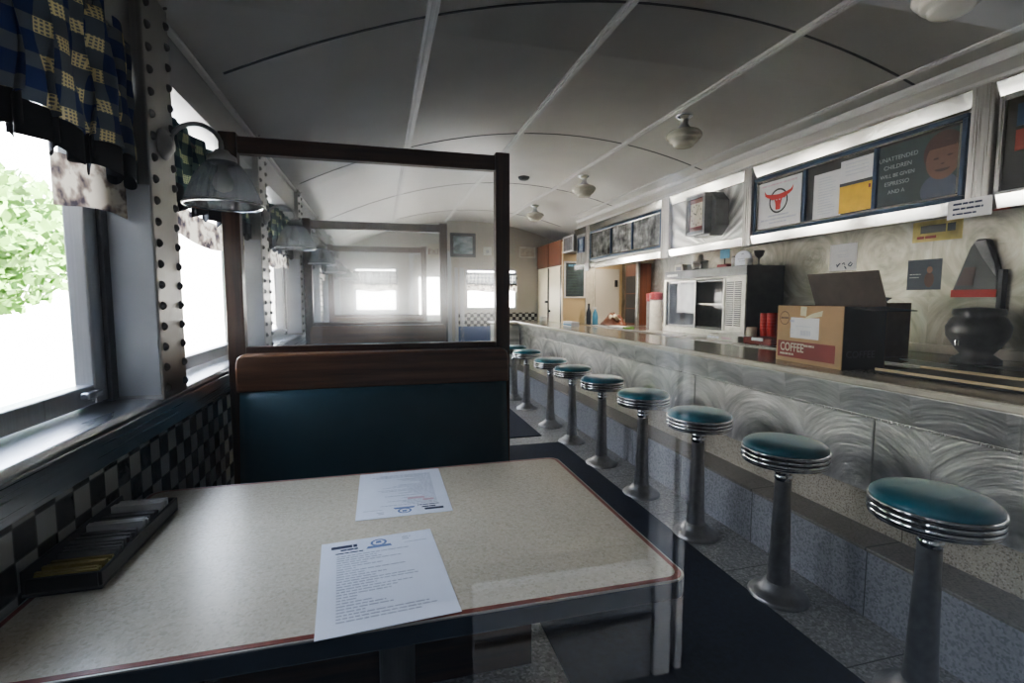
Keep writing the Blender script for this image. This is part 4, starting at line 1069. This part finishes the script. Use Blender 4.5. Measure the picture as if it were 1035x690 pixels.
t = onend('vent_cover', 'pale louvred vent cover on the end wall near the brown cupboard', 'vent', 2.24, 2.52, 1.90, 2.08, m['creamframe'], m['creamframe'], .02)
mb = MB()
for k in range(6): mb.box(-.115, .115, -.018, -.0125, .03+k*.021, .03+k*.021+.012)
mb.build('louvres', m['ceramic'], t)
t = thing('exit_sign', 'cream exit sign with brown letters above the end door', 'sign', (.865, YE, 1.87))
B(-.125, .125, -.02, -.0005, 0, .22).build('sign_panel', m['ceramic'], t, bevel=.004)
text_mesh('lettering', 'EXIT', .115, m['brownpanel'], t, frameM((0, -.0205, .055), (1, 0, 0), (0, 0, 1)), 'CENTER', .0005, True)

# ------------------------------------------------------------------ outside
struct('ground', B(-40, 30, -14, 40, -.75, -.70), m['ground'])
struct('bounce_absorber', B(-9, -.76, -14, 5.5, -.70, -.69), m['backdrop'])  # unseen dark strip added to cut bounce light on the near ceiling
bd = thing('white_building', 'pale low building across the lot, seen through the near window', 'building', (-14, 26, -.70))
B(-5, 0, -8, 12, 0, 5.2).build('wall', m['stucco'], bd); B(-5.2, .2, -8.2, 12.2, 5.2, 5.5).build('roof', m['postwhite'], bd)
for k in range(6):
    f = B(-.02, .06, -6.5+3*k, -5.0+3*k, 2.9, 3.9).build('window', m['alu'], bd); B(.061, .07, -6.4+3*k, -5.1+3*k, 3.0, 3.8).build('pane', m['winddark'], f)
def tree(label, loc, r, h):
    t = thing('tree', label, 'tree', loc, 0, 'trees outside the windows')
    MB().tube([(0, 0, 0), (.05, .03, h*.5), (0, 0, h)], [.16, .12, .07]).build('trunk', m['bark'], t, smooth=True)
    mb = MB()
    for k in range(3500):
        a, b, q = random.uniform(0, 2*PI), random.uniform(-1, 1), random.random()**.4
        c = Vector((r*q*math.cos(a)*math.sqrt(1-b*b), r*q*math.sin(a)*math.sqrt(1-b*b), h+r*.3+r*.8*q*b))
        d1 = Vector((random.uniform(-1, 1), random.uniform(-1, 1), random.uniform(-1, 1))).normalized()*.085; d2 = d1.orthogonal().normalized()*.05
        mb.poly([c-d1, c+d2, c+d1, c-d2])
    mb.build('foliage', m['leaf'], t)
tree('leafy green tree outside the nearest window, upper left', (-4.9, 7.6, -.70), 1.25, 2.3)
tree('paler tree farther off, outside the nearest window', (-7.5, 11.2, -.70), 1.3, 2.6)
# street side behind the viewer: an added dark backdrop blocks the sky; a white porch post reflects in the front glass
fc = thing('dark_backdrop', 'added dark backdrop behind the viewer, keeping the front glass reflections dark', 'building', (0, -3.2, -.70))
B(-6, 7, -.3, 0, 0, 7.0).build('wall', m['backdrop'], fc); B(-5, 6, 0, .35, 0, .25).build('plinth', m['backdrop'], fc)
struct('sky_blocker', B(-14, -1.2, .2, .5, -.7, 6.3), m['backdrop']); struct('sun_blocker', B(6, 6.3, -3.2, -.1, -.7, 6.3), m['backdrop']); struct('canopy', B(-5, 5.9, -3.19, -2.25, 2.9, 3.05), m['backdrop'])  # unseen dark walls and canopy added to block sky and sun
struct('dark_slab', B(-5, 5.9, -3.2, .0, -.70, -.66), m['backdrop'])  # unseen dark slab added to keep bright ground out of the reflection
pp = thing('porch_post', 'white porch post reflected as a pale streak in the front glass', 'post', (1.33, -2.0, -.70))
B(-.045, .045, -.045, .045, .04, 2.5).build('shaft', m['postgrey'], pp, bevel=.01); B(.09, .125, -.02, .02, .04, 2.5).build('rail', m['postgrey'], pp)

pb = B(-.95, -.06, -.03, .03, .04, .62).build('low_panel', m['panelgrey'], pp); B(-.95, -.06, .03, .05, .36, .39).build('ledge', m['backdrop'], pb)
# ------------------------------------------------------------------ light
w = D.worlds.new('sky'); scene.world = w; w.use_nodes = True
nt = w.node_tree; nt.nodes.clear()
out = nt.nodes.new('ShaderNodeOutputWorld'); bg = nt.nodes.new('ShaderNodeBackground')
tc = nt.nodes.new('ShaderNodeTexCoord'); sp = nt.nodes.new('ShaderNodeSeparateXYZ'); rp = nt.nodes.new('ShaderNodeValToRGB')
nt.links.new(tc.outputs['Generated'], sp.inputs[0]); nt.links.new(sp.outputs[2], rp.inputs[0])
rp.color_ramp.elements[0].position = 0.; rp.color_ramp.elements[0].color = (1, .975, .93, 1)
rp.color_ramp.elements[1].position = .6; rp.color_ramp.elements[1].color = (.62, .74, .95, 1)
nt.links.new(rp.outputs[0], bg.inputs[0]); bg.inputs[1].default_value = 2.4; nt.links.new(bg.outputs[0], out.inputs[0])
sun = D.lights.new('sun', 'SUN'); sun.energy = 20; sun.angle = .01; sun.color = (1, .96, .9)
so = D.objects.new('sun', sun); col.objects.link(so); so.rotation_euler = (0, math.radians(48), 0)
def portal(loc, rot, sx, sy):
    l = D.lights.new('window_portal', 'AREA'); l.shape = 'RECTANGLE'; l.size = sx; l.size_y = sy; l.cycles.is_portal = True
    o = D.objects.new('window_portal', l); col.objects.link(o); o.location = loc; o.rotation_euler = rot
for i, y in enumerate(pillars):
    a = y+PW; b = pillars[i+1] if i < 6 else 7.99
    portal((-.70, (a+b)/2, 1.40), (0, -PI/2, 0), .84, b-a)
portal((-.05, YE+.1, 1.36), (-PI/2, 0, 0), .66, .68); portal((1.77, YE+.1, 1.375), (-PI/2, 0, 0), .86, .65); portal((.79, YE+.1, 1.27), (-PI/2, 0, 0), .4, .6)
portal((.1, .03, 1.34), (PI/2, 0, 0), 1.04, .92)

kl = D.lights.new('cook_end_fill', 'AREA'); kl.shape = 'RECTANGLE'; kl.size = .12; kl.size_y = 1.7; kl.energy = 3.2; kl.color = (1, .86, .68)  # added fill light without a fixture, brightens the far cook's end
ko = D.objects.new('cook_end_fill', kl); col.objects.link(ko); ko.location = (2.95, 5.75, 1.655); ko.rotation_euler = (math.radians(12), 0, 0)
# ------------------------------------------------------------------ camera
cam = D.cameras.new('camera'); co = D.objects.new('camera', cam); col.objects.link(co); scene.camera = co
cam.sensor_width = 36; cam.lens = 503/1035*36; cam.clip_start = .005
co.location = (0, 0, CAMZ); co.rotation_euler = (PI/2-.0854, 0, -.2590)
scene.view_settings.view_transform = 'AgX'
try: scene.view_settings.look = 'AgX - Medium High Contrast'
except Exception: pass
scene.view_settings.exposure = 2.95
scene.cycles.use_denoising = True
scene.cycles.max_bounces = 10; scene.cycles.diffuse_bounces = 5; scene.cycles.glossy_bounces = 5; scene.cycles.transparent_max_bounces = 24
scene.cycles.sample_clamp_indirect = 6
